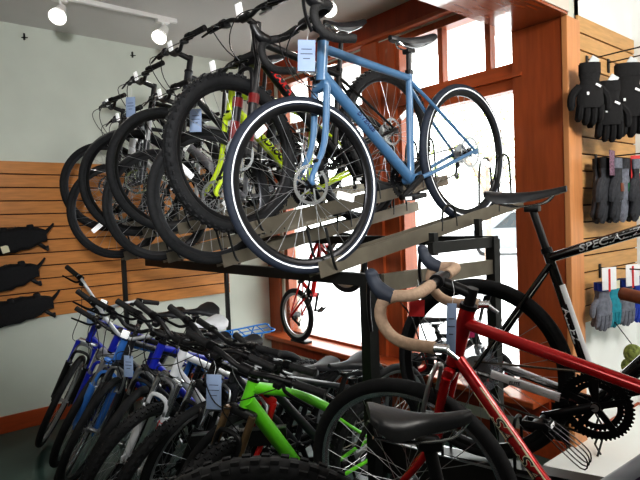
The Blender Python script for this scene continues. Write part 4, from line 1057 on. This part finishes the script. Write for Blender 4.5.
for i, (y, x, mm, cu, cd, lab) in enumerate(((3.36, -1.42, 'glove_grey', 'glove_blue', 'white', 'grey gloves with blue cuffs and white card, left of the low glove row'),
        (3.50, -1.42, 'glove_teal', 'cream', None, 'teal gloves with cream cuffs in the low glove row'),
        (3.60, -1.38, 'glove_grey', 'glove_blue', 'white', 'grey gloves with blue cuffs, right of the teal pair'),
        (3.75, -1.36, 'glove_blue', 'glove_blue', None, 'blue gloves at the right end of the low glove row'))):
    g = glove((x, y, 1.10), lab, mm, cu, 1.35, 1.25, cd, fingers=0.08); g['group'] = 'glove pairs in the low row'
b = MB(); b.ball((0, 0, 0), 0.055, (1, 0.8, 1.1), 14); b.ball((-0.02, 0.0, -0.08), 0.05, (1, 0.8, 1), 14); o = b.build('pouch', M['mottle']); o.location = (-1.30, 3.49, 0.66); tag(o, 'mottled green and yellow rounded pouch by the white wall', 'pouch')
b = MB(); b.tube([(0, 0, 0.05), (-0.10, 0.0, 0.18), (-0.225, 0, 0.20)], 0.003, 6); b.build('cord', M['black'], o)


# ------------------------------------------------------------------ light
W = bpy.data.worlds.new('world'); SC.world = W; W.use_nodes = True
nt = W.node_tree; bg = nt.nodes['Background']
sky = nt.nodes.new('ShaderNodeTexSky'); sky.sky_type = 'HOSEK_WILKIE'; sky.turbidity = 7; sky.sun_direction = (0.3, 0.5, 0.8); sky.ground_albedo = 0.6
mx = nt.nodes.new('ShaderNodeMix'); mx.data_type = 'RGBA'; mx.inputs[0].default_value = 0.9; mx.inputs[7].default_value = (1, 1, 1, 1)
nt.links.new(sky.outputs[0], mx.inputs[6]); nt.links.new(mx.outputs[2], bg.inputs[0]); bg.inputs[1].default_value = 6.0
sun = bpy.data.lights.new('sun', 'SUN'); sun.energy = 3.0; sun.angle = 0.3; so = bpy.data.objects.new('sun', sun); COL.objects.link(so); so.rotation_euler = (R_(35), 0, R_(-60))
def area(name, loc, target, size, power, color=(1, 1, 1)):
    l = bpy.data.lights.new(name, 'AREA'); l.energy = power; l.size = size; l.color = color
    o = bpy.data.objects.new(name, l); COL.objects.link(o); o.location = loc
    o.rotation_euler = (V(target)-V(loc)).to_track_quat('-Z', 'Y').to_euler(); return o
area('fill_light', (-1.0, -1.2, 3.05), (-2.2, 0.6, 0.8), 1.6, 36, (1, 0.97, 0.92))  # added fill below the ceiling behind the camera, no fixture there
area('fill_light', (0.7, 2.4, 3.05), (-1.5, 3.6, 1.3), 1.0, 105, (1, 0.96, 0.9))  # added fill to brighten the alcove walls and slatwall
l = bpy.data.lights.new('fill_flash', 'SPOT'); l.energy = 330; l.spot_size = R_(62); l.spot_blend = 0.7; l.shadow_soft_size = 0.12  # camera flash raised and narrowed, an added fill for the upper bikes
o = bpy.data.objects.new('fill_flash', l); COL.objects.link(o); o.location = (0.35, -0.3, 2.1); o.rotation_euler = (V((-2.8, 1.6, 2.2))-V(o.location)).to_track_quat('-Z', 'Y').to_euler()

# ------------------------------------------------------------------ camera
YAW, PT, RL, FPX = -0.884, -0.039, -0.038, 535.0
f = V((math.sin(YAW)*math.cos(PT), math.cos(YAW)*math.cos(PT), math.sin(PT)))
rt = V((math.cos(YAW), -math.sin(YAW), 0)); up = rt.cross(f)
r2 = rt*math.cos(RL)+up*math.sin(RL); u2 = up*math.cos(RL)-rt*math.sin(RL)
cam = bpy.data.cameras.new('camera'); co = bpy.data.objects.new('camera', cam); COL.objects.link(co)
mw = Matrix((r2, u2, -f)).transposed().to_4x4(); mw.translation = V((0, 0, 1.55)); co.matrix_world = mw
cam.sensor_width = 36; cam.lens = FPX*36/640; cam.clip_start = 0.05; cam.clip_end = 200
SC.camera = co
SC.view_settings.view_transform = 'Standard'
try: SC.view_settings.look = 'Medium High Contrast'
except Exception: pass
SC.view_settings.exposure = 0.0
